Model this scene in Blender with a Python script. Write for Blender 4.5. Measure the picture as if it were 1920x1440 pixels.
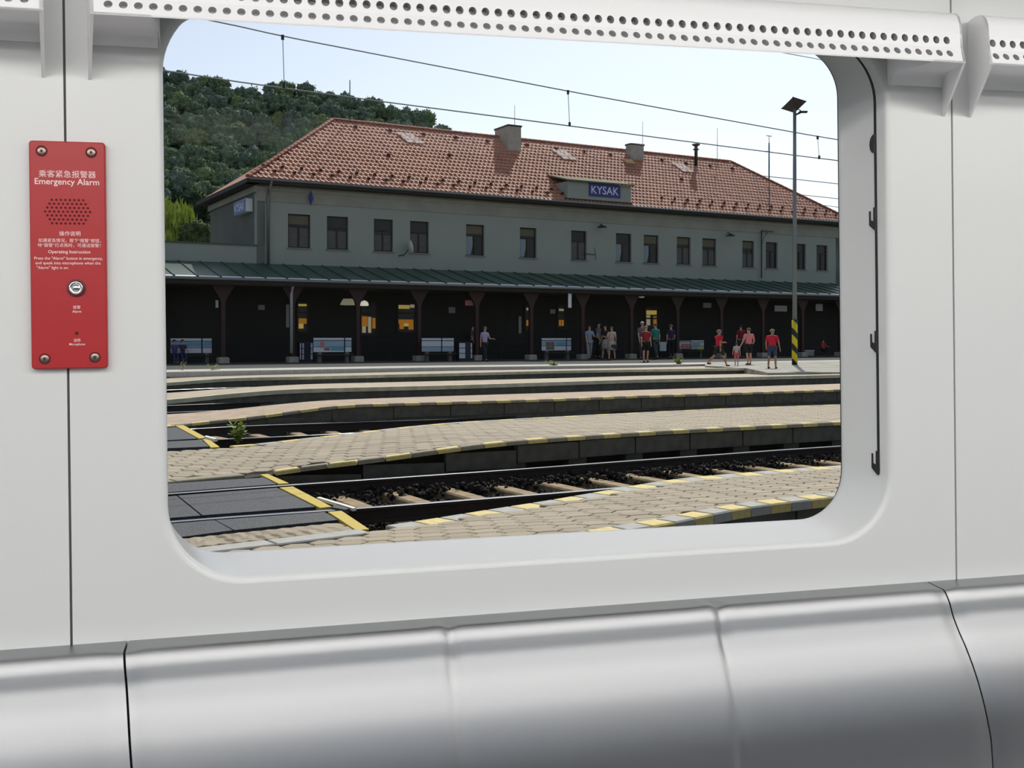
import bpy, bmesh, math, random
import numpy as np
from mathutils import Vector, Matrix, Euler, noise

for o in list(bpy.data.objects):
    bpy.data.objects.remove(o)
scene = bpy.context.scene
COL = scene.collection
random.seed(7)
R = math.radians

# ------------------------------------------------------------------ camera
F, EYE, HY, CX = 2000.0, 1.4, 635.0, 960.0          # focal length in pixels of the 1920 frame, eye height, horizon row
cam_data = bpy.data.cameras.new('camera')
cam_data.sensor_width = 36.0
cam_data.lens = F / 1920.0 * 36.0
cam_data.shift_y = (HY - 720.0) / 1920.0
cam_data.clip_start = 0.05
cam_data.clip_end = 3000.0
cam = bpy.data.objects.new('camera', cam_data)
COL.objects.link(cam)
cam.location = (0, 0, EYE)
cam.rotation_euler = (R(90), 0, 0)
scene.camera = cam

# ------------------------------------------------------------------ sky, sun, exposure
SUN_EL, SUN_AZ = R(47), math.atan2(0.229, 0.973)
world = bpy.data.worlds.new('world')
scene.world = world
world.use_nodes = True
wn = world.node_tree
wn.nodes.clear()
sky = wn.nodes.new('ShaderNodeTexSky')
sky.sky_type = 'NISHITA'
sky.sun_disc = False
sky.sun_elevation = SUN_EL
sky.sun_rotation = SUN_AZ
sky.altitude = 200
sky.air_density = 1.0
sky.dust_density = 1.2
sky.ozone_density = 1.0
bg = wn.nodes.new('ShaderNodeBackground')
bg.inputs['Strength'].default_value = 0.128
wo = wn.nodes.new('ShaderNodeOutputWorld')
hs_ = wn.nodes.new('ShaderNodeHueSaturation')              # summer haze: paler than the clear-air model
hs_.inputs['Saturation'].default_value = 0.62
wn.links.new(sky.outputs[0], hs_.inputs['Color'])
wn.links.new(hs_.outputs[0], bg.inputs[0])
wn.links.new(bg.outputs[0], wo.inputs[0])
sun_data = bpy.data.lights.new('sun', 'SUN')
sun_data.energy = 3.8
sun_data.angle = R(0.6)
sun_data.color = (1.0, 0.95, 0.86)
sun = bpy.data.objects.new('sun', sun_data)
COL.objects.link(sun)
sdir = Vector((math.sin(SUN_AZ) * math.cos(SUN_EL), math.cos(SUN_AZ) * math.cos(SUN_EL), math.sin(SUN_EL)))
sun.rotation_euler = sdir.to_track_quat('Z', 'Y').to_euler()
LAMP = 8.6                                            # radiance of the carriage's ceiling lamps
scene.view_settings.view_transform = 'Standard'
scene.view_settings.look = 'None'
scene.view_settings.gamma = 1.0
scene.view_settings.exposure = 0.0
scene.view_settings.use_curve_mapping = False

# ------------------------------------------------------------------ helpers
def lin(c):
    c = c / 255.0
    return c / 12.92 if c <= 0.04045 else ((c + 0.055) / 1.055) ** 2.4

MATS = {}
def mat(name, rgb, rough=0.6, metal=0.0, var=0.0, scale=6.0, bump=0.0, bscale=40.0, spec=0.5, emit=0.0, rgb2=None, detail=4.0, coat=0.0):
    """rgb in 0..255 sRGB; var mixes towards rgb2 (or a darker tone) by noise in object space."""
    if name in MATS:
        return MATS[name]
    m = bpy.data.materials.new(name)
    m.use_nodes = True
    nt = m.node_tree
    b = nt.nodes['Principled BSDF']
    col = tuple(lin(v) for v in rgb) + (1,)
    b.inputs['Base Color'].default_value = col
    b.inputs['Roughness'].default_value = rough
    b.inputs['Metallic'].default_value = metal
    b.inputs['Specular IOR Level'].default_value = spec
    if coat:
        b.inputs['Coat Weight'].default_value = coat
        b.inputs['Coat Roughness'].default_value = 0.1
    if var > 0 or bump > 0:
        tc = nt.nodes.new('ShaderNodeTexCoord')
    if var > 0:
        n = nt.nodes.new('ShaderNodeTexNoise')
        n.inputs['Scale'].default_value = scale
        n.inputs['Detail'].default_value = detail
        nt.links.new(tc.outputs['Object'], n.inputs['Vector'])
        r = nt.nodes.new('ShaderNodeMapRange')
        r.inputs['From Min'].default_value = 0.35
        r.inputs['From Max'].default_value = 0.65
        r.inputs['To Max'].default_value = var
        nt.links.new(n.outputs['Fac'], r.inputs['Value'])
        mx = nt.nodes.new('ShaderNodeMix')
        mx.data_type = 'RGBA'
        mx.inputs[6].default_value = col
        c2 = tuple(lin(v) for v in rgb2) + (1,) if rgb2 else tuple(v * 0.45 for v in col[:3]) + (1,)
        mx.inputs[7].default_value = c2
        nt.links.new(r.outputs[0], mx.inputs[0])
        nt.links.new(mx.outputs[2], b.inputs['Base Color'])
    if bump > 0:
        n2 = nt.nodes.new('ShaderNodeTexNoise')
        n2.inputs['Scale'].default_value = bscale
        nt.links.new(tc.outputs['Object'], n2.inputs['Vector'])
        bp = nt.nodes.new('ShaderNodeBump')
        bp.inputs['Strength'].default_value = bump
        bp.inputs['Distance'].default_value = 0.02
        nt.links.new(n2.outputs['Fac'], bp.inputs['Height'])
        nt.links.new(bp.outputs[0], b.inputs['Normal'])
    if emit > 0:
        b.inputs['Emission Color'].default_value = col
        b.inputs['Emission Strength'].default_value = emit
    MATS[name] = m
    return m

def glass(name, tint=(1, 1, 1), gloss=0.11, rough=0.02):
    m = bpy.data.materials.new(name)
    m.use_nodes = True
    nt = m.node_tree
    nt.nodes.clear()
    t = nt.nodes.new('ShaderNodeBsdfTransparent')
    t.inputs[0].default_value = tuple(tint) + (1,)
    g = nt.nodes.new('ShaderNodeBsdfGlossy')
    g.inputs['Roughness'].default_value = rough
    f = nt.nodes.new('ShaderNodeFresnel')
    f.inputs['IOR'].default_value = 1.0 + gloss
    mx = nt.nodes.new('ShaderNodeMixShader')
    ou = nt.nodes.new('ShaderNodeOutputMaterial')
    nt.links.new(f.outputs[0], mx.inputs[0])
    nt.links.new(t.outputs[0], mx.inputs[1])
    nt.links.new(g.outputs[0], mx.inputs[2])
    nt.links.new(mx.outputs[0], ou.inputs[0])
    return m

def tag(o, label=None, cat=None, group=None, kind=None):
    if label: o['label'] = label
    if cat: o['category'] = cat
    if group: o['group'] = group
    if kind: o['kind'] = kind
    return o

def thing(name, label, cat, loc=(0, 0, 0), rotz=0.0, group=None, matrix=None):
    o = bpy.data.objects.new(name, None)
    o.empty_display_size = 0.2
    COL.objects.link(o)
    if matrix is not None:
        o.matrix_world = matrix
    else:
        o.location = loc
        o.rotation_euler = (0, 0, rotz)
    return tag(o, label, cat, group)

class MB:
    """collects faces; obj() links them as one mesh object"""
    def __init__(self):
        self.v, self.f, self.m = [], [], []
        self.mi = 0
    def add(self, vs, fs):
        n = len(self.v)
        self.v.extend([tuple(p) for p in vs])
        for f in fs:
            self.f.append(tuple(i + n for i in f))
            self.m.append(self.mi)
        return self
    def box(self, lo, hi, T=None):
        (x0, y0, z0), (x1, y1, z1) = lo, hi
        vs = [(x0, y0, z0), (x1, y0, z0), (x1, y1, z0), (x0, y1, z0), (x0, y0, z1), (x1, y0, z1), (x1, y1, z1), (x0, y1, z1)]
        if T is not None:
            vs = [tuple(T @ Vector(p)) for p in vs]
        return self.add(vs, [(3, 2, 1, 0), (4, 5, 6, 7), (0, 1, 5, 4), (1, 2, 6, 5), (2, 3, 7, 6), (3, 0, 4, 7)])
    def cbox(self, c, s, T=None):
        return self.box([c[i] - s[i] / 2 for i in range(3)], [c[i] + s[i] / 2 for i in range(3)], T)
    def bbox(self, lo, hi, b, T=None):
        """box with chamfered top edges (12 extra faces at most)"""
        (x0, y0, z0), (x1, y1, z1) = lo, hi
        vs = [(x0, y0, z0), (x1, y0, z0), (x1, y1, z0), (x0, y1, z0), (x0, y0, z1 - b), (x1, y0, z1 - b), (x1, y1, z1 - b), (x0, y1, z1 - b),
              (x0 + b, y0 + b, z1), (x1 - b, y0 + b, z1), (x1 - b, y1 - b, z1), (x0 + b, y1 - b, z1)]
        if T is not None:
            vs = [tuple(T @ Vector(p)) for p in vs]
        fs = [(3, 2, 1, 0), (8, 9, 10, 11)]
        for i in range(4):
            j = (i + 1) % 4
            fs += [(i, j, 4 + j, 4 + i), (4 + i, 4 + j, 8 + j, 8 + i)]
        return self.add(vs, fs)
    def tube(self, pts, r, n=8, caps=True):
        pts = [Vector(p) for p in pts]
        rs = r if isinstance(r, (list, tuple)) else [r] * len(pts)
        vs, fs = [], []
        up = Vector((0, 0, 1))
        for i, p in enumerate(pts):
            t = (pts[min(i + 1, len(pts) - 1)] - pts[max(i - 1, 0)]).normalized()
            a = up if abs(t.z) < 0.95 else Vector((1, 0, 0))
            x = t.cross(a).normalized()
            y = x.cross(t)
            for k in range(n):
                an = 2 * math.pi * k / n
                vs.append(p + x * (rs[i] * math.cos(an)) + y * (rs[i] * math.sin(an)))
        for i in range(len(pts) - 1):
            for k in range(n):
                k2 = (k + 1) % n
                fs.append((i * n + k, i * n + k2, (i + 1) * n + k2, (i + 1) * n + k))
        if caps:
            fs.append(tuple(range(n))[::-1])
            fs.append(tuple((len(pts) - 1) * n + k for k in range(n)))
        return self.add(vs, fs)
    def prism(self, poly, T, h0, h1):
        """2-D polygon (x, y) swept along local z h0..h1, through matrix T"""
        n = len(poly)
        vs = [T @ Vector((x, y, h0)) for x, y in poly] + [T @ Vector((x, y, h1)) for x, y in poly]
        fs = [tuple(range(n))[::-1], tuple(range(n, 2 * n))]
        for i in range(n):
            j = (i + 1) % n
            fs.append((i, j, n + j, n + i))
        return self.add(vs, fs)
    def lathe(self, prof, c=(0, 0, 0), n=16, T=None):
        vs, fs = [], []
        for (r, z) in prof:
            for k in range(n):
                a = 2 * math.pi * k / n
                p = Vector((c[0] + r * math.cos(a), c[1] + r * math.sin(a), c[2] + z))
                vs.append(T @ p if T is not None else p)
        for i in range(len(prof) - 1):
            for k in range(n):
                k2 = (k + 1) % n
                fs.append((i * n + k, i * n + k2, (i + 1) * n + k2, (i + 1) * n + k))
        fs.append(tuple(range(n))[::-1])
        fs.append(tuple((len(prof) - 1) * n + k for k in range(n)))
        return self.add(vs, fs)
    def grid(self, rows, close=False):
        """rows: list of equally long lists of points"""
        m = len(rows[0])
        vs = [p for r in rows for p in r]
        fs = []
        for i in range(len(rows) - 1):
            for j in range(m if close else m - 1):
                j2 = (j + 1) % m
                fs.append((i * m + j, i * m + j2, (i + 1) * m + j2, (i + 1) * m + j))
        return self.add(vs, fs)
    def mesh(self, name, mats, smooth=False):
        me = bpy.data.meshes.new(name)
        me.from_pydata(self.v, [], self.f)
        for m in (mats if isinstance(mats, (list, tuple)) else [mats]):
            me.materials.append(m)
        me.polygons.foreach_set('material_index', self.m)
        if smooth:
            me.polygons.foreach_set('use_smooth', [True] * len(me.polygons))
        me.update()
        return me
    def obj(self, name, mats, parent=None, smooth=False, matrix=None, fix=True):
        me = self.mesh(name, mats, smooth)
        if fix:
            bm = bmesh.new()
            bm.from_mesh(me)
            bmesh.ops.recalc_face_normals(bm, faces=bm.faces)
            bm.to_mesh(me)
            bm.free()
        return link(name, me, parent, matrix)

def link(name, me, parent=None, matrix=None):
    o = bpy.data.objects.new(name, me)
    COL.objects.link(o)
    if parent is not None:
        o.parent = parent
    if matrix is not None:
        if parent is None:
            o.matrix_world = matrix
        else:
            o.matrix_local = matrix
    return o

def struct(o, label=None):
    o['kind'] = 'structure'
    if label: o['label'] = label
    return o

def sharp_angle(o, deg=35):
    o.data.polygons.foreach_set('use_smooth', [True] * len(o.data.polygons))
    o.data.set_sharp_from_angle(angle=R(deg))
    return o

def evaluated_mesh(ob, name):
    dg = bpy.context.evaluated_depsgraph_get()
    me = bpy.data.meshes.new_from_object(ob.evaluated_get(dg))
    me.name = name
    return me

def text_part(name, body, width, m, parent, matrix, depth=0.0, align='CENTER', space=1.0, bold=0.0):
    """lettering as a mesh in the local xy plane of matrix, scaled to the given width"""
    cu = bpy.data.curves.new(name, 'FONT')
    cu.body = body
    cu.align_x = align
    cu.align_y = 'CENTER'
    cu.size = 1.0
    cu.space_character = space
    cu.extrude = 0.0
    cu.offset = bold * 0.5
    cu.resolution_u = 3
    t = bpy.data.objects.new(name, cu)
    COL.objects.link(t)
    bpy.context.view_layer.update()
    me = evaluated_mesh(t, name)
    bpy.data.objects.remove(t)
    n = len(me.vertices)
    co = np.zeros(n * 3)
    me.vertices.foreach_get('co', co)
    co = co.reshape(-1, 3)
    k = width / max(1e-6, (co[:, 0].max() - co[:, 0].min()))
    mid = np.array([(co[:, 0].max() + co[:, 0].min()) / 2 if align == 'CENTER' else co[:, 0].min(), (co[:, 1].max() + co[:, 1].min()) / 2, 0])
    co = (co - mid) * k
    me.vertices.foreach_set('co', co.ravel())
    me.materials.clear()
    me.materials.append(m)
    me.update()
    return link(name, me, parent, matrix)

def ray(px, py):
    return Vector(((px - CX) / F, 1.0, (HY - py) / F))
CAM = Vector((0, 0, EYE))
def at(px, py, depth):
    return CAM + ray(px, py) * depth
def ground(px, py, z=0.0):
    return CAM + ray(px, py) * (F * (EYE - z) / (py - HY))

# ================================================================== THE CARRIAGE
U = Vector(((9221 - CX) / F, 1.0, (HY - 537) / F)).normalized()
NO = Vector((-U.y, U.x, 0)).normalized()                  # towards the outside
WU = U.cross(NO).normalized()
WO = at(960, 600, 1.9)                                    # a point of the window wall
MT = Matrix(((U.x, NO.x, WU.x, WO.x), (U.y, NO.y, WU.y, WO.y), (U.z, NO.z, WU.z, WO.z), (0, 0, 0, 1)))
MTI = MT.inverted()
CAML = MTI @ CAM
def lp(px, py, y=0.0):
    """carriage coordinates (u, w) of a pixel on the plane y (y > 0 is outside of the wall face)"""
    r = ray(px, py)
    t = ((WO - CAM).dot(NO) + y) / r.dot(NO)
    p = MTI @ (CAM + r * t)
    return p.x, p.z
FLOOR_W = CAML.z - 1.40
CEIL_W = FLOOR_W + 2.26

m_white = mat('white_lining', (213, 215, 215), 0.32, spec=0.5, var=0.06, scale=2.0, rgb2=(205, 208, 208))
m_hood = mat('hood_white', (247, 247, 248), 0.3)
m_dark = mat('seal_dark', (38, 38, 40), 0.6)
m_gap = mat('joint_grey', (92, 92, 90), 0.8)
m_backing = mat('backing_grey', (176, 176, 178), 0.7)
m_red = mat('alarm_red', (168, 24, 31), 0.38, var=0.12, scale=9, rgb2=(154, 22, 28))
m_print = mat('white_print', (240, 214, 212), 0.6)
m_steel = mat('brushed_steel', (158, 159, 161), 0.40, 1.0, var=0.12, scale=5, rgb2=(149, 150, 153))
m_screw = mat('screw_steel', (150, 130, 122), 0.35, 1.0)
m_chrome = mat('button_chrome', (220, 222, 224), 0.15, 1.0)
m_black = mat('black_plastic', (26, 26, 32), 0.5)
m_floor = mat('carriage_floor', (92, 94, 98), 0.5, var=0.3, scale=60)
m_ceil = mat('carriage_ceiling', (225, 226, 228), 0.5)
m_seatback = mat('far_seat', (70, 76, 86), 0.5)

# window opening rings (u, w), same point count so they loft
def rrect(u0, u1, w0, w1, r, n=14, m=10):
    pts = []
    for (cu, cw, a0) in ((u1 - r, w0 + r, -90), (u1 - r, w1 - r, 0), (u0 + r, w1 - r, 90), (u0 + r, w0 + r, 180)):
        for k in range(n + 1):
            a = R(a0 + 90 * k / n)
            pts.append((cu + r * math.cos(a), cw + r * math.sin(a)))
    out = []
    for i, p in enumerate(pts):
        out.append(p)
        if (i + 1) % (n + 1) == 0:
            q = pts[(i + 1) % len(pts)]
            for k in range(1, m):
                out.append((p[0] + (q[0] - p[0]) * k / m, p[1] + (q[1] - p[1]) * k / m))
    return out
GY = 0.12                                                 # depth of the glass behind the wall face
iu0, iu1 = lp(305, 560, GY)[0], lp(1575, 560, GY)[0]
iw0, iw1 = lp(960, 1004.5, GY)[1], lp(960, 58, GY)[1]
ou0, ou1 = lp(311, 560, 0.018)[0], lp(1654, 560, 0.018)[0]
ow0, ow1 = lp(960, 1046, 0.018)[1], lp(400, 2, 0.018)[1]
e = 0.012
rings = []
for k in range(5):
    a = R(90 * k / 4)
    g = e * (1 - math.sin(a))
    yy = e * (1 - math.cos(a))
    rings.append((rrect(ou0 - g, ou1 + g, ow0 - g, ow1 + g, 0.125 + g), yy))
rings.append((rrect(ou0 * .5 + iu0 * .5, ou1 * .5 + iu1 * .5, ow0 * .5 + iw0 * .5, ow1 * .5 + iw1 * .5, 0.112), (e + GY) / 2))
inner = rrect(iu0, iu1, iw0, iw1, 0.098)
rings.append((inner, GY))

jl, jr = lp(127, 640)[0], lp(1789, 640)[0]                # the two panel joints
WB = lp(960, 1148)[1] - 0.004                             # bottom of the wall lining
WT = CEIL_W
def panel_with_hole(name, u0, u1, hole_rings, label):
    bm = bmesh.new()
    outer = [(u0, WB - 0.03), (u1, WB - 0.03), (u1, WT), (u0, WT)]
    ov = [bm.verts.new((u, 0, w)) for u, w in outer]
    es = [bm.edges.new((ov[i], ov[(i + 1) % 4])) for i in range(4)]
    prev = None
    for ring, y in hole_rings:
        rv = [bm.verts.new((u, y, w)) for u, w in ring]
        if prev is None:
            es += [bm.edges.new((rv[i], rv[(i + 1) % len(rv)])) for i in range(len(rv))]
        else:
            for i in range(len(rv)):
                j = (i + 1) % len(rv)
                f = bm.faces.new((prev[i], prev[j], rv[j], rv[i]))
                f.smooth = True
        prev = rv
    bmesh.ops.triangle_fill(bm, use_beauty=True, use_dissolve=True, edges=es)
    for v in ov:                                          # returned edges, so the joint has depth
        pass
    lo = [bm.verts.new((v.co.x, 0.03, v.co.z)) for v in ov]
    for i in range(4):
        j = (i + 1) % 4
        bm.faces.new((ov[i], ov[j], lo[j], lo[i]))
    bmesh.ops.recalc_face_normals(bm, faces=bm.faces)
    me = bpy.data.meshes.new(name)
    bm.to_mesh(me)
    bm.free()
    me.materials.append(m_white)
    o = link(name, me, None, MT)
    wnm = o.modifiers.new('weighted', 'WEIGHTED_NORMAL')
    wnm.keep_sharp = True
    return struct(o, label)
wall_window = panel_with_hole('wall_window', jl + 0.002, jr - 0.002, rings, 'white carriage wall lining around the window')
for nm, a, b, lb in (('wall_left', -4.2, jl - 0.002, 'plain white carriage lining beside the alarm'), ('wall_right', jr + 0.002, 4.6, 'plain white carriage lining past the window')):
    mb = MB().box((a, 0, WB - 0.03), (b, 0.03, WT))
    struct(mb.obj(nm, m_white, None, matrix=MT), lb)
# joint backing strips and outer skin
for i, uj in enumerate((jl, jr)):
    struct(MB().box((uj - 0.02, 0.008 if i else 0.004, WB - 0.03), (uj + 0.02, 0.02, WT)).obj('trim_%d' % (i + 1), m_gap, None, matrix=MT), 'thin grey seal in the joint of the wall lining')

# the window: glass, rubber gasket, blind guide
win = tag(bpy.data.objects.new('window_1', None), 'large rounded carriage window looking out on the station')
COL.objects.link(win)
win.matrix_world = MT
struct(win)
mb = MB()
mb.add([(u, GY - 0.004, w) for u, w in inner], [tuple(range(len(inner)))])
pane = mb.obj('glass_pane', glass('window_glass', (0.97, 0.985, 0.98)), win)
out2 = rrect(iu0 - 0.02, iu1 + 0.02, iw0 - 0.02, iw1 + 0.02, 0.11)
inn2 = rrect(iu0 - 0.004, iu1 + 0.004, iw0 - 0.004, iw1 + 0.004, 0.1)
mb = MB()
mb.grid([[(u, GY - 0.002, w) for u, w in inn2], [(u, GY + 0.01, w) for u, w in inn2], [(u, GY + 0.01, w) for u, w in out2], [(u, GY - 0.002, w) for u, w in out2]], close=True)
mb.obj('gasket', m_dark, win)
# blind guide along the right-hand reveal
e = 0.012
def ring_at(y):
    t = (y - e) / (GY - e)
    return rrect(ou0 + (iu0 - ou0) * t, ou1 + (iu1 - ou1) * t, ow0 + (iw0 - ow0) * t, ow1 + (iw1 - ow1) * t, 0.125 + (0.098 - 0.125) * t)
def reveal_u(y):
    t = (y - e) / (GY - e)
    return ou1 + (iu1 - ou1) * t
ra, rb = ring_at(0.0255), ring_at(0.0305)
wlow = lp(1649, 888, 0.028)[1]
idx = [i for i in range(len(ra)) if ra[i][0] > ou1 - 0.07 and ra[i][1] > wlow]
idx.sort(key=lambda i: ra[i][1] - (ra[i][0] if ra[i][1] > ow1 - 0.1 else 0) * 0.001)
guide = [(ra[i], rb[i]) for i in idx]
ub = reveal_u(0.028)
guide.insert(0, ((reveal_u(0.0255), wlow), (reveal_u(0.0305), wlow)))
mb = MB()
off = 0.0012
mb.grid([[(a[0] - off, 0.0255, a[1]), (b[0] - off, 0.0305, b[1]), (b[0] + .004, 0.0305, b[1]), (a[0] + .004, 0.0255, a[1])] for a, b in guide], close=True)
mb.obj('guide_slot', m_black, win)
for py0, py1 in ((395, 433), (626, 662), (851, 890)):
    wa, wb2 = lp(1645, py1, 0.03)[1], lp(1645, py0, 0.03)[1]
    u = reveal_u(0.036)
    poly = [(0.0255, wa), (0.0255, wb2 + .006), (0.0305, wb2 + .006), (0.0305, wa + 0.018), (0.041, wa + 0.022), (0.041, wb2), (0.0455, wb2), (0.0455, wa + 0.012)]
    T = Matrix(((0, 0, 1, u - 0.0022), (1, 0, 0, 0), (0, 1, 0, 0), (0, 0, 0, 1)))
    mb = MB().prism(poly, T, -0.0008, 0.004)
    mb.obj('guide_hook', m_black, win)
wk = lp(1645, 270, 0.03)[1]
T = Matrix(((0, 0, 1, reveal_u(0.03)), (1, 0, 0, 0.0265), (0, 1, 0, wk), (0, 0, 0, 1)))
MB().prism([(0.016 * math.sin(R(a)), 0.0185 * math.cos(R(a))) for a in range(0, 181, 12)], T, -0.004, 0.004).obj('guide_knob', m_black, win)

# overhead perforated covers
LIPD = 0.145
LIPW = lp(960, 69, -LIPD)[1]
def cover(name, u0, u1, label, hole_u0=None, n_holes=0, pitch=0.0, left_end=True, right_end=True, uw0=None, uw1=None):
    uw0 = u0 if uw0 is None else uw0
    uw1 = u1 if uw1 is None else uw1
    end = lambda y, k: (u0 + (uw0 - u0) * (1 + y / LIPD)) if k == 0 else (u1 + (uw1 - u1) * (1 + y / LIPD))
    root = thing(name, label, 'air duct cover', matrix=MT)
    # profile (y, w) from the wall under the lip, over the lip and back up to the ceiling
    strip1 = ((-LIPD + 0.002, LIPW + 0.003), (-LIPD + 0.017, LIPW + 0.0305))
    strip2 = (strip1[1], (-LIPD + 0.021, LIPW + 0.058))
    mb = MB()
    depth = 0.012
    for si, ((ya, wa), (yb, wb)) in enumerate((strip1, strip2)):
        Lh = math.hypot(yb - ya, wb - wa)
        ny, nw = -(wb - wa) / Lh, (yb - ya) / Lh         # outward normal of the strip (towards the room)
        if ny > 0: ny, nw = -ny, -nw
        r = 0.0066
        def pt(u, s, d=0.0):
            return (u, ya + (yb - ya) * s / Lh - ny * d, wa + (wb - wa) * s / Lh - nw * d)
        edges = [u0]
        if n_holes:
            hs = [hole_u0 + pitch * i for i in range(n_holes)]
            edges = [u0, hs[0] - pitch / 2]
        else:
            hs = []
        if hs:
            mb.add([pt(end(ya, 0), 0), pt(hs[0] - pitch / 2, 0), pt(hs[0] - pitch / 2, Lh), pt(end(yb, 0), Lh)], [(0, 1, 2, 3)])
            ue = hs[-1] + pitch / 2
            mb.add([pt(ue, 0), pt(end(ya, 1), 0), pt(end(yb, 1), Lh), pt(ue, Lh)], [(0, 1, 2, 3)])
        else:
            mb.add([pt(u0, 0), pt(u1, 0), pt(u1, Lh), pt(u0, Lh)], [(0, 1, 2, 3)])
        for h in hs:
            bd, ci, ck = [], [], []
            sq = []
            for k in range(4): sq.append((-pitch / 2 + pitch * k / 4, -Lh / 2))
            for k in range(4): sq.append((pitch / 2, -Lh / 2 + Lh * k / 4))
            for k in range(4): sq.append((pitch / 2 - pitch * k / 4, Lh / 2))
            for k in range(4): sq.append((-pitch / 2, Lh / 2 - Lh * k / 4))
            c0 = Lh * (0.54 if si == 0 else 0.5)
            for du, ds in sq:
                a = math.atan2(ds, du)
                bd.append(pt(h + du, Lh / 2 + ds))
                ci.append(pt(h + r * math.cos(a), c0 + 1.1 * r * math.sin(a)))
                ck.append(pt(h + r * math.cos(a), c0 + 1.1 * r * math.sin(a), depth))
            mb.mi = 0
            mb.grid([bd, ci], close=True)
            mb.mi = 1
            mb.grid([ci, ck], close=True)
            mb.mi = 0
    mb.obj('perforated_face', [m_hood, m_backing], root)
    MB().grid([[(u, ya + 0.016, wa + 0.008) for u in (max(u0, end(-.1, 0)) + .007, min(u1, end(-.1, 1)) - .007)] for ya, wa in (strip1[0], strip1[1], strip2[1])]).obj('hole_backing', m_backing, root)
    # upper curve
    prof = [strip2[1], (-LIPD + 0.026, LIPW + 0.078), (-LIPD + 0.038, LIPW + 0.096), (-LIPD + 0.06, LIPW + 0.109), (-LIPD + 0.09, LIPW + 0.117), (-0.02, LIPW + 0.121), (0.0, LIPW + 0.122)]
    mb = MB()
    mb.grid([[(end(y, 0) * (1 - q) + end(y, 1) * q, y, w) for q in (0, 1)] for y, w in prof])
    mb.obj('upper_face', m_hood, root, True)
    # lip edge and underside
    soff = lp(190, 66)[1] + 0.003
    under = [strip1[0], (-LIPD, LIPW + 0.001), (-LIPD + 0.001, LIPW - 0.001), (-LIPD + 0.004, LIPW - 0.001), (-0.09, LIPW * .62 + soff * .38 - 0.002), (-0.03, soff + 0.002), (-0.008, soff - 0.004), (-0.001, soff - 0.02)]
    for a, b in (((u0, min(u1, ou0 - 0.004)), (max(u0, ou1 + 0.006), u1)) if u0 < ou0 < u1 else ((u0, u1),)):
        MB().grid([[(end(y, 0) if a == u0 else a, y, w), (end(y, 1) if b == u1 else b, y, w)] for y, w in under]).obj('underside', m_hood, root, True)
        T = Matrix(((0, 0, 1, b if a == u0 else a), (1, 0, 0, 0), (0, 1, 0, 0), (0, 0, 0, 1)))
        if u0 < ou0 < u1:
            MB().prism(under[3:] + [(0, LIPW + 0.06), (-LIPD + .045, LIPW + 0.05), (-LIPD + .03, LIPW + 0.015)], T, -0.002, 0.002).obj('inner_cheek', m_hood, root)
    MB().grid([[(u, y, w) for u in (u0, u1)] for y, w in (strip1[0], (-LIPD, LIPW + 0.001), (-LIPD + 0.001, LIPW - 0.001), (-LIPD + 0.003, LIPW + 0.002), (-LIPD + 0.006, LIPW + 0.006))]).obj('lip', m_hood, root)
    # cheeks
    full = [(y, w) for y, w in (strip1[0], strip1[1], strip2[1])] + prof[1:]
    for uu, on, sg in ((u0, left_end, 1), (u1, right_end, -1)):
        if not on: continue
        wbot = lp(166, 150)[1]
        poly = [(0.0, wbot), (-0.05, wbot + (LIPW - wbot) * .33), (-LIPD, LIPW)] + full + [(0.0, LIPW)]
        kk = 0 if sg > 0 else 1
        n_ = len(poly)
        mb = MB()
        mb.add([(end(y, kk), y, w) for y, w in poly] + [(end(y, kk) + sg * 0.005, y, w) for y, w in poly], [tuple(range(n_)), tuple(range(n_, 2 * n_))[::-1]] + [(i, (i + 1) % n_, n_ + (i + 1) % n_, n_ + i) for i in range(n_)])
        mb.obj('end_cheek', m_hood, root)
    return root
cu0 = lp(169, 24, -LIPD)[0]
cu1 = lp(1811, 118, -LIPD)[0]
h0 = lp(202.5, 3, -LIPD + .01)[0]
h1 = lp(1781, 97, -LIPD + .01)[0]
def hx(i): return h0 + (h1 - h0) * i / NH
NH = round((h1 - h0) / (lp(231, 5, -LIPD + .01)[0] - h0))
cover('perforated_cover', cu0, cu1, 'long white perforated cover jutting out above the window', h0, NH + 1, (h1 - h0) / NH, uw0=lp(165, 130)[0], uw1=lp(1771, 200)[0])
cover('perforated_cover', -4.2, lp(80, 17, -LIPD)[0], 'white overhead cover above the alarm, cut off by the picture edge', lp(80, 17, -LIPD)[0] - 0.027 - 60 * (h1 - h0) / NH, 61, (h1 - h0) / NH, False, True, uw1=lp(84, 130)[0])
cr0 = lp(1858, 121, -LIPD)[0]
cover('perforated_cover', cr0, 4.6, 'short end of white perforated cover past the panel joint', cr0 + 0.019, 60, (h1 - h0) / NH, True, False, uw0=lp(1816, 200)[0])

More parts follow.
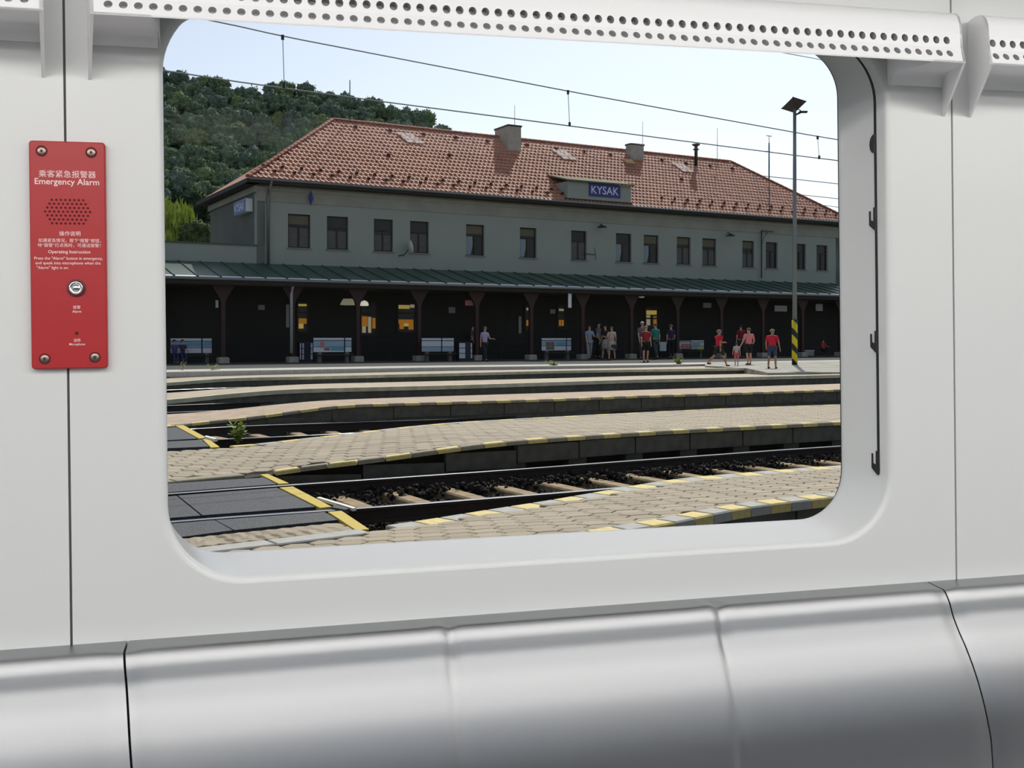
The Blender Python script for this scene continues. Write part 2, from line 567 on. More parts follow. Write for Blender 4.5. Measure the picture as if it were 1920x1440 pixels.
# stainless steel benches along the wall: profile (depth from wall, drop)
prof_pts = [(0.0, 0.0), (0.036, -0.0003), (0.052, -0.0006), (0.0585, -0.0042), (0.0655, -0.0135), (0.070, -0.0225), (0.073, -0.033), (0.0765, -0.046), (0.082, -0.059),
            (0.091, -0.078), (0.105, -0.104), (0.120, -0.136), (0.132, -0.172), (0.141, -0.212), (0.147, -0.257), (0.151, -0.30), (0.157, -0.36), (0.18, -0.41), (0.24, -0.435), (0.40, -0.44), (0.55, -0.435), (0.575, -0.45), (0.58, -0.50)]
def catmull(pts, sub=4):
    out = []
    for i in range(len(pts) - 1):
        p0, p1, p2, p3 = pts[max(i - 1, 0)], pts[i], pts[i + 1], pts[min(i + 2, len(pts) - 1)]
        for k in range(sub):
            t = k / sub
            out.append(tuple(0.5 * ((2 * p1[j]) + (-p0[j] + p2[j]) * t + (2 * p0[j] - 5 * p1[j] + 4 * p2[j] - p3[j]) * t * t + (-p0[j] + 3 * p1[j] - 3 * p2[j] + p3[j]) * t ** 3) for j in range(2)))
    out.append(pts[-1])
    return out
PR = catmull(prof_pts, 4)
BW = lp(960, 1148)[1]
def bench(name, uL, uR, creases, label):
    """uL / uR: functions of the drop (0 at the top) giving the ends"""
    root = thing(name, label, 'bench', matrix=MT)
    n = max(24, int((uR(0) - uL(0)) / 0.008))
    rows = []
    for d, w in PR:
        a, b = uL(-w), uR(-w)
        row = []
        for i in range(n + 1):
            u = a + (b - a) * i / n
            g = 0.0
            for c in creases:
                q = (u - c) / 0.011
                g -= 0.0075 * math.exp(-q * q)
                q2 = (u - c + 0.020) / 0.022
                g += 0.0022 * math.exp(-q2 * q2)
            for eedge in (a, b):
                q = abs(u - eedge) / 0.02
                g -= 0.005 * math.exp(-q * q)
            k = min(1.0, max(0.0, (d - 0.03) / 0.05)) * (1.0 - 0.35 * min(1.0, -w / 0.2))
            kw = min(1.0, d / 0.05) * (1 - min(1.0, max(0.0, (d - 0.066) / 0.035)) ** 2)
            row.append((u, -(d + g * k), BW + w + g * 0.75 * kw))
        rows.append(row)
    MB().grid(rows).obj('shell', m_steel, root, True)
    # folded edge at each end
    for fn in (uL, uR):
        mb = MB()
        mb.grid([[(fn(-w), -(d - 0.005), BW + w - 0.003), (fn(-w), -max(0.0, d - 0.03), BW + w - 0.02)] for d, w in PR])
        mb.obj('end_fold', m_steel, root, True)
    return root
uLt, uLb = lp(240, 1200)[0], lp(248, 1440, -0.153)[0]
uRt, uRb = lp(1738, 1092)[0], lp(1860, 1440, -0.155)[0]
fL = lambda dr: uLt + (uLb - uLt) * min(dr / 0.2, 1.3)
fR = lambda dr: uRt + (uRb - uRt) * min(dr / 0.2, 1.3)
c1 = lp(848, 1190, -0.075)[0]
c2 = lp(1357, 1150, -0.075)[0]
bench('steel_bench', lambda d: fL(d) + 0.0018, lambda d: fR(d) - 0.0015, (c1, c2), 'three-place stainless steel bench back under the window')
bench('steel_bench', lambda d: -3.0, lambda d: fL(d) - 0.0018, (uLt - 0.52, uLt - 1.04), 'stainless steel bench back below the red alarm plate')
bench('steel_bench', lambda d: fR(d) + 0.0015, lambda d: 3.4, (uRt + 0.5, uRt + 1.0), 'short visible end of steel bench past the curved seam')
for fn in (fL, fR):
    pass

# red emergency alarm plate
al = thing('alarm_plate', 'red emergency alarm plate with speaker holes and push button', 'alarm', matrix=MT)
TH = 0.012
a00, a01 = lp(60, 692, -TH), lp(53, 262, -TH)
a10, a11 = lp(202, 690, -TH), lp(196, 268, -TH)
au0, au1 = (a00[0] + a01[0]) / 2, (a10[0] + a11[0]) / 2
aw0, aw1 = (a00[1] + a10[1]) / 2, (a01[1] + a11[1]) / 2
AW, AH = au1 - au0, aw1 - aw0
acx = (au0 + au1) / 2
pr = rrect(au0, au1, aw0, aw1, 0.005, 4, 1)
pri = rrect(au0 + .0015, au1 - .0015, aw0 + .0015, aw1 - .0015, 0.004, 4, 1)
mb = MB()
mb.grid([[(u, 0.0, w) for u, w in pr], [(u, -TH + .0015, w) for u, w in pr], [(u, -TH, w) for u, w in pri]], close=True)
# speaker holes are cut as dark recessed cups in the face
mb.add([(u, -TH, w) for u, w in pri], [tuple(range(len(pri)))])
mb.obj('plate', m_red, al)
def aloc(px, py):
    u, w = lp(px, py, -TH)
    return u, w
TF = lambda u, w, d=0.0004: Matrix(((1, 0, 0, u), (0, 0, -1, -TH - d), (0, 1, 0, w), (0, 0, 0, 1)))   # text faces the room
m_hole = mat('speaker_hole', (88, 12, 16), 0.9)
rows = (8, 9, 10, 11, 10, 9, 8)
rr0 = aloc(127, 397)
pu = (aloc(158, 374)[0] - aloc(99, 374)[0]) / 7.0
pw = (aloc(127, 374)[1] - aloc(127, 418)[1]) / 6.0
for ri, n in enumerate(rows):
    for k in range(n):
        u = rr0[0] + (k - (n - 1) / 2) * pu
        w = rr0[1] + (3 - ri) * pw
        MB().lathe([(0.0019, 0.0), (0.0019, 0.0006), (0.0012, 0.0007)], n=8, T=TF(u, w, 0.0)).obj('speaker_hole', m_hole, al, fix=False)
for px, py in ((78, 283), (171, 286), (84, 673), (178, 670)):
    u, w = aloc(px, py)
    s_ = MB().lathe([(0.0072, 0.0), (0.0072, 0.0008), (0.0058, 0.0016), (0.002, 0.0018)], n=16, T=TF(u, w, 0)).obj('screw', m_screw, al, True)
    MB().lathe([(0.0024, 0.0012), (0.0024, 0.0021)], n=6, T=TF(u, w, 0)).obj('screw_socket', m_black, s_)
    MB().lathe([(0.0088, 0.0), (0.0088, 0.0005), (0.0074, 0.0006)], n=16, T=TF(u, w, 0)).obj('screw_recess', m_hole, s_)
def aw_px(x0, x1, py): return aloc(x1, py)[0] - aloc(x0, py)[0]
for nm, body, xc, yc, x0, x1, bold in (
        ('title_characters', '乘客紧急报警器', 126.5, 326.5, 73, 180, 0.0), ('title_lettering', 'Emergency Alarm', 126, 342.5, 66, 187, 0.02),
        ('heading_characters', '操作说明', 131, 438, 111, 151, 0.0), ('instruction_characters', '如遇紧急情况，按下“报警”按钮，', 131, 451, 72, 189, 0.0),
        ('instruction_characters', '待“报警”灯点亮时，可通话报警！', 130, 460, 72, 190, 0.0), ('heading_lettering', 'Operating Instruction', 130, 473, 90, 169, 0.015),
        ('instruction_lettering', 'Press the "Alarm" button in emergency,', 129, 485, 65, 193, 0.01), ('instruction_lettering', 'and speak into microphone when the', 128, 494, 66, 188, 0.01),
        ('instruction_lettering', '"Alarm" light is on.', 99, 502.5, 69, 129, 0.01), ('button_characters', '报警', 144, 576, 137, 151, 0.0), ('button_lettering', 'Alarm', 144, 584, 135, 152, 0.015),
        ('microphone_characters', '话筒', 144.5, 638, 138, 151, 0.0), ('microphone_lettering', 'Microphone', 145, 646, 130, 160, 0.015)):
    u, w = aloc(xc, yc)
    text_part(nm, body, aw_px(x0, x1, yc), m_print, al, TF(u, w), bold=bold)
u, w = aloc(143.5, 540)
b_ = MB().lathe([(0.0145, 0.0), (0.0145, 0.001), (0.013, 0.002), (0.0118, 0.001)], n=28, T=TF(u, w, 0)).obj('button_surround', mat('button_surround', (96, 50, 58), 0.4), al, True)
bt = MB().lathe([(0.0112, 0.0), (0.0112, 0.006), (0.010, 0.008), (0.008, 0.0083), (0.0075, 0.0062), (0.0063, 0.006), (0.005, 0.0085), (0.001, 0.0095)], n=28, T=TF(u, w, 0)).obj('push_button', m_chrome, al, True)
u, w = aloc(144, 625)
MB().lathe([(0.0028, 0.0), (0.0028, 0.0005), (0.002, 0.0006)], n=10, T=TF(u, w, 0)).obj('microphone_hole', m_hole, al)

# rest of the carriage: floor, ceiling, lamps, far side
YB = -2.72
struct(MB().box((-4.2, YB - .05, FLOOR_W - .06), (4.6, 0.03, FLOOR_W)).obj('floor', m_floor, None, matrix=MT), 'grey carriage floor')
struct(MB().box((-4.2, YB - .05, CEIL_W), (4.6, 0.16, CEIL_W + .25)).obj('ceiling', m_ceil, None, matrix=MT), 'white carriage ceiling')
struct(MB().box((-4.2, -0.0, FLOOR_W), (4.6, 0.03, WB - 0.03)).obj('wall_lower', m_white, None, matrix=MT), 'carriage lining hidden behind the benches')
mb = MB()
for a, b in ((-4.2, -2.6), (-1.3, -0.6), (0.7, 1.4), (2.7, 4.6)):
    mb.box((a, YB - .05, WB), (b, YB, CEIL_W))
mb.box((-4.2, YB - .05, FLOOR_W), (4.6, YB, WB))
mb.box((-4.2, YB - .05, 0.42), (4.6, YB, CEIL_W))
struct(mb.obj('wall_opposite', m_white, None, matrix=MT), 'opposite carriage wall behind the camera')
for nm, a in (('wall_end', -4.25), ('wall_far_end', 4.6)):
    struct(MB().box((a, YB - .05, FLOOR_W), (a + .05, 0.03, CEIL_W)).obj(nm, m_white, None, matrix=MT), 'end wall of the carriage')
bs = thing('far_bench', 'grey bench along the opposite carriage wall behind the camera', 'bench', matrix=MT)
MB().box((-3.0, YB, FLOOR_W + .36), (3.0, YB + .45, FLOOR_W + .44)).obj('seat', m_seatback, bs)
MB().box((-3.0, YB, FLOOR_W + .44), (3.0, YB + .08, FLOOR_W + .86)).obj('backrest', m_seatback, bs)
for uu in (-2.6, 0.0, 2.6):
    MB().box((uu - .03, YB, FLOOR_W), (uu + .03, YB + .3, FLOOR_W + .36)).obj('leg', m_steel, bs)
m_lamp = mat('lamp_diffuser', (255, 252, 248), 0.5, emit=LAMP)
for yy, lb in ((-1.22, 'linear ceiling lamp nearer the window wall, above the picture'), (-2.2, 'linear ceiling lamp nearer the opposite wall, above the camera')):
    r_ = thing('ceiling_lamp', lb, 'lamp', matrix=MT)
    MB().grid([[(u, yy + .12 * math.cos(R(a)), CEIL_W - .004 - .1 * math.sin(R(a))) for a in range(0, 181, 15)] for u in (-3.6, 4.0)]).obj('diffuser', m_lamp, r_, True)
    for s_ in (-1, 1):
        MB().box((-3.62, yy + s_ * .125 - .008, CEIL_W - .018), (4.02, yy + s_ * .125 + .008, CEIL_W)).obj('lamp_rail', m_screw, r_)
# added unseen roof over the train, blocks the high sun from the carriage
pr_ = thing('sun_blocker_roof', 'added roof above the train, unseen, blocking the sun', 'roof', matrix=MT)
MB().box((-14, -4.0, 3.05), (14, 3.4, 3.25)).obj('roof_deck', mat('blocker_concrete', (150, 148, 142), 0.9), pr_)
for uu in (-12, -4, 4, 12):
    MB().box((uu - .15, -3.8, FLOOR_W - .9), (uu + .15, -3.5, 3.05)).obj('post', mat('blocker_steel', (90, 94, 96), 0.6), pr_)
#STATION
# ================================================================== THE GROUND: platforms and tracks
PD = Vector((math.cos(R(30)), math.sin(R(30)), 0))
PN = Vector((-PD.y, PD.x, 0))
def ac(p): return p.dot(PD), p.dot(PN)
def from_ac(a, c, z): return PD * a + PN * c + Vector((0, 0, z))
class Curve:
    def __init__(self, pts, ext=8.0, smooth=1.2):
        q = sorted((ac(ground(px, py, z)) + (z,)) for px, py, z in pts)
        a = np.array([t[0] for t in q]); c = np.array([t[1] for t in q]); z = np.array([t[2] for t in q])
        s0 = (c[1] - c[0]) / (a[1] - a[0]); s1 = (c[-1] - c[-2]) / (a[-1] - a[-2])
        s0 = max(-.35, min(.35, s0)); s1 = max(-.35, min(.35, s1))
        self.core = (a[0], a[-1])
        a = np.concatenate([[a[0] - ext], a, [a[-1] + ext]])
        c = np.concatenate([[c[0] - s0 * ext], c, [c[-1] + s1 * ext]])
        z = np.concatenate([[z[0]], z, [z[-1]]])
        self.a = np.arange(a[0], a[-1], 0.2)
        cc, zz = np.interp(self.a, a, c), np.interp(self.a, a, z)
        n = int(smooth / 0.2) | 1
        k = np.hanning(n + 2)[1:-1]; k /= k.sum()
        pad = n // 2
        f = lambda x: np.convolve(np.concatenate([2 * x[0] - x[1:pad + 1][::-1], x, 2 * x[-1] - x[-pad - 1:-1][::-1]]), k, 'valid') if pad else x
        self.c, self.z = f(cc), f(zz)
    def at(self, a): return float(np.interp(a, self.a, self.c)), float(np.interp(a, self.a, self.z))
    def p(self, a, dz=0.0, dc=0.0):
        c, z = self.at(a)
        return from_ac(a, c + dc, z + dz)
    def rng(self): return self.a[0], self.a[-1]

m_ballast = mat('ballast', (58, 51, 45), 0.95, var=0.8, scale=14, rgb2=(26, 23, 21), bump=0.6, bscale=18)
m_soil = mat('track_soil', (96, 88, 74), 0.95, var=0.7, scale=3, rgb2=(60, 62, 40))
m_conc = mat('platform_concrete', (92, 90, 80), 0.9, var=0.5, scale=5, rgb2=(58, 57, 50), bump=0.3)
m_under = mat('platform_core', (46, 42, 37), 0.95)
m_kerbg = mat('kerb_grey', (174, 173, 168), 0.85, var=0.5, scale=9, rgb2=(150, 148, 142))
m_kerby = mat('kerb_yellow', (216, 198, 128), 0.8, var=0.7, scale=14, rgb2=(190, 172, 118))
m_kerbt = mat('kerb_tan', (152, 144, 124), 0.88, var=0.5, scale=9, rgb2=(124, 116, 98))
m_kerbd = mat('kerb_dark', (78, 74, 64), 0.9, var=0.4, scale=9)
m_tactile = mat('rubber_yellow', (206, 182, 76), 0.75, var=0.6, scale=30, rgb2=(176, 154, 66), bump=0.5, bscale=90)
m_rubber = mat('rubber_panel', (70, 73, 79), 0.75, var=0.9, scale=18, rgb2=(52, 55, 61), bump=0.8, bscale=60)
m_railtop = mat('rail_polished', (226, 228, 232), 0.22, 1.0)
m_railside = mat('rail_rust', (48, 40, 36), 0.85, var=0.4, scale=20)
m_sleeper = mat('sleeper_concrete', (164, 142, 108), 0.9, var=0.7, scale=8, rgb2=(122, 104, 80))
m_white_paint = mat('white_paint', (226, 224, 218), 0.6)
m_m = mat('main_platform', (190, 187, 178), 0.9, var=0.5, scale=1.2, rgb2=(166, 162, 152))

def paver_material(name, rgb, rgb2):
    m = mat(name, rgb, 0.9, var=0.35, scale=20, rgb2=rgb2)
    nt = m.node_tree
    b = nt.nodes['Principled BSDF']
    src = b.inputs['Base Color'].links[0].from_socket
    oi = nt.nodes.new('ShaderNodeObjectInfo')
    hs = nt.nodes.new('ShaderNodeHueSaturation')
    mr = nt.nodes.new('ShaderNodeMapRange')
    mr.inputs['To Min'].default_value = 0.86
    mr.inputs['To Max'].default_value = 1.1
    nt.links.new(oi.outputs['Random'], mr.inputs['Value'])
    nt.links.new(mr.outputs[0], hs.inputs['Value'])
    nt.links.new(src, hs.inputs['Color'])
    nt.links.new(hs.outputs[0], b.inputs['Base Color'])
    return m
m_paver = paver_material('hexagonal_paver', (164, 152, 132), (144, 132, 114))
def far_paving(name, rgb, rgb2):
    """pavers too far off to tell apart: small voronoi cells"""
    m = mat(name, rgb, 0.9, var=0.45, scale=1.5, rgb2=rgb2)
    nt = m.node_tree
    b = nt.nodes['Principled BSDF']
    src = b.inputs['Base Color'].links[0].from_socket
    tc = nt.nodes.new('ShaderNodeTexCoord')
    v = nt.nodes.new('ShaderNodeTexVoronoi')
    v.inputs['Scale'].default_value = 4.5
    nt.links.new(tc.outputs['Object'], v.inputs['Vector'])
    hs = nt.nodes.new('ShaderNodeHueSaturation')
    sp = nt.nodes.new('ShaderNodeSeparateColor')
    nt.links.new(v.outputs['Color'], sp.inputs[0])
    mr = nt.nodes.new('ShaderNodeMapRange')
    mr.inputs['To Min'].default_value = 0.85
    mr.inputs['To Max'].default_value = 1.12
    nt.links.new(sp.outputs[0], mr.inputs['Value'])
    nt.links.new(mr.outputs[0], hs.inputs['Value'])
    nt.links.new(src, hs.inputs['Color'])
    nt.links.new(hs.outputs[0], b.inputs['Base Color'])
    return m
m_paving_c = far_paving('worn_paving', (178, 158, 136), (158, 138, 118))
m_paving_b = far_paving('sanded_paving', (182, 168, 146), (160, 146, 126))

GZ = -0.62
struct(MB().add([(-160, 5.0, GZ - .02), (220, 5.0, GZ - .02), (220, 620, GZ - .02), (-160, 620, GZ - .02)], [(0, 1, 2, 3)]).obj('ground', m_ballast), 'dark ballast bed between the platforms')
struct(MB().add([(-60, -40, GZ - .4), (60, -40, GZ - .4), (60, 5.0, GZ - .4), (-60, 5.0, GZ - .4)], [(0, 1, 2, 3)]).obj('ground_near', m_ballast), 'ballast under the train')

RZ = -0.35
rail1f = Curve([(318, 925, RZ), (451, 915, RZ), (543, 908.5, RZ), (662, 900.5, RZ), (825, 889, RZ), (915, 883, RZ), (1051, 873, RZ), (1186, 863, RZ), (1315, 854, RZ), (1451, 844, RZ), (1573, 836, RZ)])
rail1n = Curve([(326, 977, RZ), (391, 971.5, RZ), (616, 956, RZ), (662, 953, RZ), (780, 944, RZ), (915, 933.5, RZ), (1051, 923, RZ), (1159, 914, RZ), (1300, 902, RZ), (1573, 879, RZ)])
rail2f = Curve([(315, 807, RZ), (359, 803.5, RZ), (472, 797.5, RZ), (635, 792, RZ), (825, 786, RZ), (915, 782, RZ), (1051, 775.5, RZ), (1186, 770, RZ), (1370, 761.5, RZ), (1573, 753, RZ)], 12)
rail2n = Curve([(315, 828, RZ), (424, 822.5, RZ), (554, 817, RZ), (649, 812, RZ), (716, 808, RZ), (915, 800, RZ), (1186, 785, RZ), (1573, 765, RZ)], 12)
rail3f = Curve([(315, 760, RZ), (445, 755, RZ), (567, 752, RZ), (825, 746, RZ), (1186, 735, RZ), (1573, 723, RZ)], 15)
rail3n = Curve([(315, 773, RZ), (445, 768, RZ), (567, 764, RZ), (825, 756, RZ), (1186, 744, RZ), (1573, 731, RZ)], 15)
rail4f = Curve([(315, 731, RZ), (418, 727, RZ), (567, 723, RZ), (825, 717.5, RZ), (1186, 709, RZ), (1573, 700, RZ)], 18)
rail4n = Curve([(315, 738, RZ), (418, 734, RZ), (567, 730, RZ), (825, 723.5, RZ), (1186, 714, RZ), (1573, 704, RZ)], 18)

Z0, Z3 = 0.0, -0.34
E_back = Curve([(315, 1035, Z3), (440, 1020, Z3), (560, 1008, Z3), (689, 992, Z3), (738, 985, Z3), (780, 979, Z3), (837, 970, Z3), (932, 954.5, Z3), (1018, 941.5, Z3), (1102, 927, -.33), (1183, 912.5, -.33), (1255, 900.5, -.33), (1329, 893, -.33), (1397, 887.5, -.32), (1462, 882, -.32), (1524, 877, -.32), (1573, 874, -.32)], 6, 0.8)
E_front = Curve([(560, 1085, -.22), (800, 1055, -.12), (1000, 1024, -.03), (1159, 997, 0), (1261, 981, 0), (1350, 960, 0), (1424, 948, 0), (1505, 939, 0), (1565, 932, 0)], 5, 0.8)
D_front = Curve([(315, 905, -.34), (400, 897, -.34), (495, 888.5, -.34), (545, 880, -.31), (594, 873, -.27), (651, 867, -.22), (705, 861, -.18), (797, 847.5, -.1), (848, 841, -.07), (926, 831, -.02), (1024, 823, 0), (1159, 814, 0), (1267, 807.5, 0), (1451, 798, 0), (1573, 792, 0)], 8, 0.9)
D_back = Curve([(315, 845, Z3), (410, 838, Z3), (472, 834.5, Z3), (554, 824.5, -.32), (657, 813.5, -.3), (716, 806, -.28), (780, 799, -.27), (861, 792, -.26), (1024, 783, -.26), (1180, 775, -.26), (1370, 766, -.25), (1573, 759, -.25)], 10, 1.2)
C_front = Curve([(315, 800, Z3), (334, 797, Z3), (375, 792.5, -.31), (456, 784.5, -.24), (518, 776.5, -.17), (570, 769, -.1), (608, 764, -.05), (662, 759.5, 0), (743, 757, 0), (825, 755, 0), (915, 752.5, 0), (1051, 748.5, 0), (1186, 743, 0), (1370, 737.5, 0), (1573, 731, 0)], 12, 1.2)
C_back = Curve([(315, 777, Z3), (380, 773, -.32), (445, 766, -.3), (554, 755, -.28), (608, 750.5, -.27), (716, 746.5, -.26), (825, 743, -.26), (1051, 736, -.26), (1186, 731.5, -.26), (1370, 726, -.26), (1573, 719.5, -.26)], 15, 2)
B_front = Curve([(315, 751.5, -.25), (378, 744.5, -.18), (445, 738, -.1), (527, 731.5, -.03), (608, 729, 0), (825, 724, 0), (1051, 717, 0), (1186, 712.5, 0), (1573, 703.5, 0)], 18, 2)
B_back = Curve([(315, 737, -.3), (391, 731, -.28), (500, 724, -.27), (581, 720, -.26), (825, 714.5, -.26), (1051, 709, -.26), (1186, 705, -.26), (1573, 697.5, -.26)], 20, 2)
A_front = Curve([(315, 719, -.2), (378, 713, -.1), (445, 709, -.04), (554, 707, 0), (825, 701, 0), (1051, 695.5, 0), (1180, 693.5, 0), (1370, 691, 0), (1573, 688, 0)], 25, 2)
A_back = Curve([(315, 710, -.25), (364, 706, -.25), (445, 703, -.25), (581, 700, -.24), (780, 695, -.24), (1051, 690.5, -.2), (1295, 687, -.1), (1430, 685, -.04), (1573, 682, 0)], 25, 3)
M_front = Curve([(315, 698, 0), (445, 695.5, 0), (825, 689, 0), (1051, 686.5, 0), (1295, 683.5, 0), (1573, 678.5, 0)], 30, 3)

def hex_mesh(name, r, h, m):
    mb = MB()
    a = [(math.cos(R(60 * k + 30)), math.sin(R(60 * k + 30))) for k in range(6)]
    b = 0.012
    mb.grid([[(x * r, y * r, -h) for x, y in a], [(x * r, y * r, -b * .5) for x, y in a], [(x * (r - b), y * (r - b), 0) for x, y in a]], close=True)
    mb.add([(x * (r - b), y * (r - b), 0) for x, y in a], [tuple(range(6))])
    return mb.mesh(name, m)

def platform(name, label, front, back, m_top, kerbs=True, kerb_back=False, drop=0.0, panels=False, front_w=0.28, back_w=0.0, stone=0.3, front_cols=None, a_lim=None, cap_left=None, smooth=True):
    a0 = max(front.rng()[0], back.rng()[0]); a1 = min(front.rng()[1], back.rng()[1])
    if a_lim: a0, a1 = max(a0, a_lim[0]), min(a1, a_lim[1])
    n = max(20, int((a1 - a0) / 0.35))
    A = [a0 + (a1 - a0) * i / n for i in range(n + 1)]
    root = thing(name, label, 'platform')
    root['kind'] = 'structure'
    def surf(a, v, dz=0.0):
        cf, zf = front.at(a); cb, zb = back.at(a)
        return from_ac(a, cf + (cb - cf) * v, zf + (zb - zf) * v + dz)
    vs = [0, .15, .3, .45, .6, .75, .9, 1.0]
    mb = MB()
    mb.grid([[surf(a, v, -drop) for v in vs] for a in A])
    mb.obj('paving_bed', m_top, root, True)
    inset = 0.22 if panels else 0.03
    def fp(a, z, dc): 
        p = front.p(a, 0, dc); p.z = z; return p
    mb = MB()
    mb.grid([[fp(a, front.at(a)[1] - drop, inset), fp(a, GZ - .05, inset)] for a in A])
    def bp_(a, z): 
        p = back.p(a); p.z = z; return p
    mb.grid([[bp_(a, back.at(a)[1] - drop), bp_(a, GZ - .05)] for a in A])
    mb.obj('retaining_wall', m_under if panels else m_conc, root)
    return root, surf, (a0, a1)

def stones(root, curve, a0, a1, length, width, thick, cols, name='kerb_stone', side=1, over=0.04, lift=0.012, gap=0.006):
    """separate kerb stones along a platform edge"""
    a = a0
    i = 0
    while a + length < a1:
        p0, p1 = curve.p(a + gap), curve.p(a + length - gap)
        d = (p1 - p0)
        dl = d.length
        dh = Vector((d.x, d.y, 0)).normalized()
        nn = Vector((-dh.y, dh.x, 0)) * side
        up = d.cross(nn * side).normalized() if side > 0 else nn.cross(d).normalized()
        if up.z < 0: up = -up
        T = Matrix((tuple((d.normalized().x, nn.x, up.x, p0.x)), (d.normalized().y, nn.y, up.y, p0.y), (d.normalized().z, nn.z, up.z, p0.z), (0, 0, 0, 1)))
        MB().bbox((0, -over, -thick), (dl, width - over, lift), 0.012).obj(name, cols[i % len(cols)], root, matrix=T)
        i += 1
        a += length

def pick_pavers(root, surf, a0, a1, margin_f, margin_b, front, back, r, visible, limit=290, name='paver', stretch=1.3):
    """hexagonal pavers: the ones that show largest as parts, the rest joined"""
    me = hex_mesh(name, r - 0.007, 0.05, m_paver)
    for v_ in me.vertices: v_.co.y *= stretch
    dx, dy = r * math.sqrt(3), r * 1.5 * stretch
    spots = []
    j = 0
    cmin = min(front.at(a)[0] for a in np.arange(a0, a1, .5)); cmax = max(back.at(a)[0] for a in np.arange(a0, a1, .5))
    while cmin + j * dy < cmax:
        c = cmin + j * dy
        a = a0 + (dx / 2 if j % 2 else 0)
        while a < a1:
            cf, cb = front.at(a)[0], back.at(a)[0]
            if cf + margin_f < c < cb - margin_b:
                v = (c - cf) / (cb - cf)
                p = surf(a, v)
                q = p - CAM
                px, py = CX + F * q.x / q.y, HY - F * q.z / q.y
                big = F / q.length * (1 if visible(px, py) else 0.2)
                e1 = (surf(a + .2, (c - front.at(a + .2)[0]) / (back.at(a + .2)[0] - front.at(a + .2)[0])) - p).normalized()
                e2 = (surf(a, min(1, v + .1)) - surf(a, max(0, v - .1))).normalized()
                spots.append((big, p, e1, e2))
            a += dx
        j += 1
    spots.sort(key=lambda t: -t[0])
    rest = MB()
    for k, (big, p, e1, e2) in enumerate(spots):
        up = e1.cross(e2).normalized()
        e2 = up.cross(e1)
        dz = random.uniform(-.004, .003)
        T = Matrix(((e1.x, e2.x, up.x, p.x), (e1.y, e2.y, up.y, p.y), (e1.z, e2.z, up.z, p.z + dz), (0, 0, 0, 1)))
        if k < limit:
            link(name, me, root, T)
        else:
            vs = [T @ v.co for v in me.vertices]
            rest.add(vs, [tuple(f.vertices) for f in me.polygons])
    if rest.v:
        o = rest.obj('distant_paving', m_paver, root, fix=False)
        o['kind'] = 'stuff'

inwin = lambda px, py: 300 < px < 1590 and py < 1045
def a_px(curve, px):
    """along-coordinate where a curve passes a picture column"""
    best = min(curve.a, key=lambda a: abs((lambda q: CX + F * q.x / q.y - px)(curve.p(a) - CAM)) if (curve.p(a)).y > 1 else 1e9)
    return float(best)

# nearest platform
ea0 = a_px(E_back, 250); ea1 = E_back.core[1] + 4
root, surf, (pa0, pa1) = platform('platform_near', 'nearest platform of brown hexagonal pavers with yellow and grey kerb', E_front, E_back, m_under, drop=0.035, panels=True)
pick_pavers(root, surf, pa0, pa1, 0.26, 0.34, E_front, E_back, 0.138, inwin, 295)
aK = a_px(E_back, 715)
stones(root, E_back, aK, pa1 - .1, 0.31, 0.30, 0.3, (m_kerbg, m_kerby), side=-1, over=0.0)
stones(root, E_back, pa0, aK - .02, 0.9, 0.24, 0.12, (m_kerbg,), side=-1, over=0.0)
stones(root, E_front, pa0, pa1 - .1, 0.25, 0.2, 0.07, (m_kerby, m_kerbg), side=1)
# middle platform with slab wall
root, surf, (da0, da1) = platform('platform_middle', 'wide paved platform with concrete slab wall beyond the first track', D_front, D_back, m_under, drop=0.035, panels=True)
pick_pavers(root, surf, da0, da1, 0.27, 0.2, D_front, D_back, 0.15, inwin, 295)
aR = a_px(D_front, 520)
stones(root, D_front, aR, da1 - .1, 0.33, 0.18, 0.045, (m_kerby, m_kerbt), side=1)
stones(root, D_front, da0, aR - .02, 0.9, 0.24, 0.12, (m_kerbt,), side=1, over=0.0)
stones(root, D_back, a_px(D_back, 430), da1 - .1, 0.42, 0.18, 0.25, (m_kerby, m_kerbg), side=-1, over=0.0)
def slab_wall(root, curve, a0, a1, length=1.05, low=-0.30, feet=True):
    a = a0
    while a + length < a1:
        p0, p1 = curve.p(a + .012), curve.p(a + length - .012)
        zt = min(p0.z, p1.z) - 0.06
        zl = zt - 0.24
        d = Vector((p1.x - p0.x, p1.y - p0.y, 0))
        dl = d.length
        d.normalize()
        T = Matrix(((d.x, -d.y, 0, p0.x), (d.y, d.x, 0, p0.y), (0, 0, 1, 0), (0, 0, 0, 1)))
        MB().box((0, 0.0, max(GZ, zl)), (dl, 0.1, zt)).obj('wall_slab', m_conc, root, matrix=T)
        if feet:
            MB().box((-.16, 0.05, GZ - .02), (.16, 0.25, max(GZ + .01, zl))).obj('slab_foot', m_conc, root, matrix=T)
        a += length
slab_wall(root, D_front, aR, da1)
slab_wall([o for o in bpy.data.objects if o.name == 'platform_near'][0], E_front, a_px(E_front, 900), pa1)
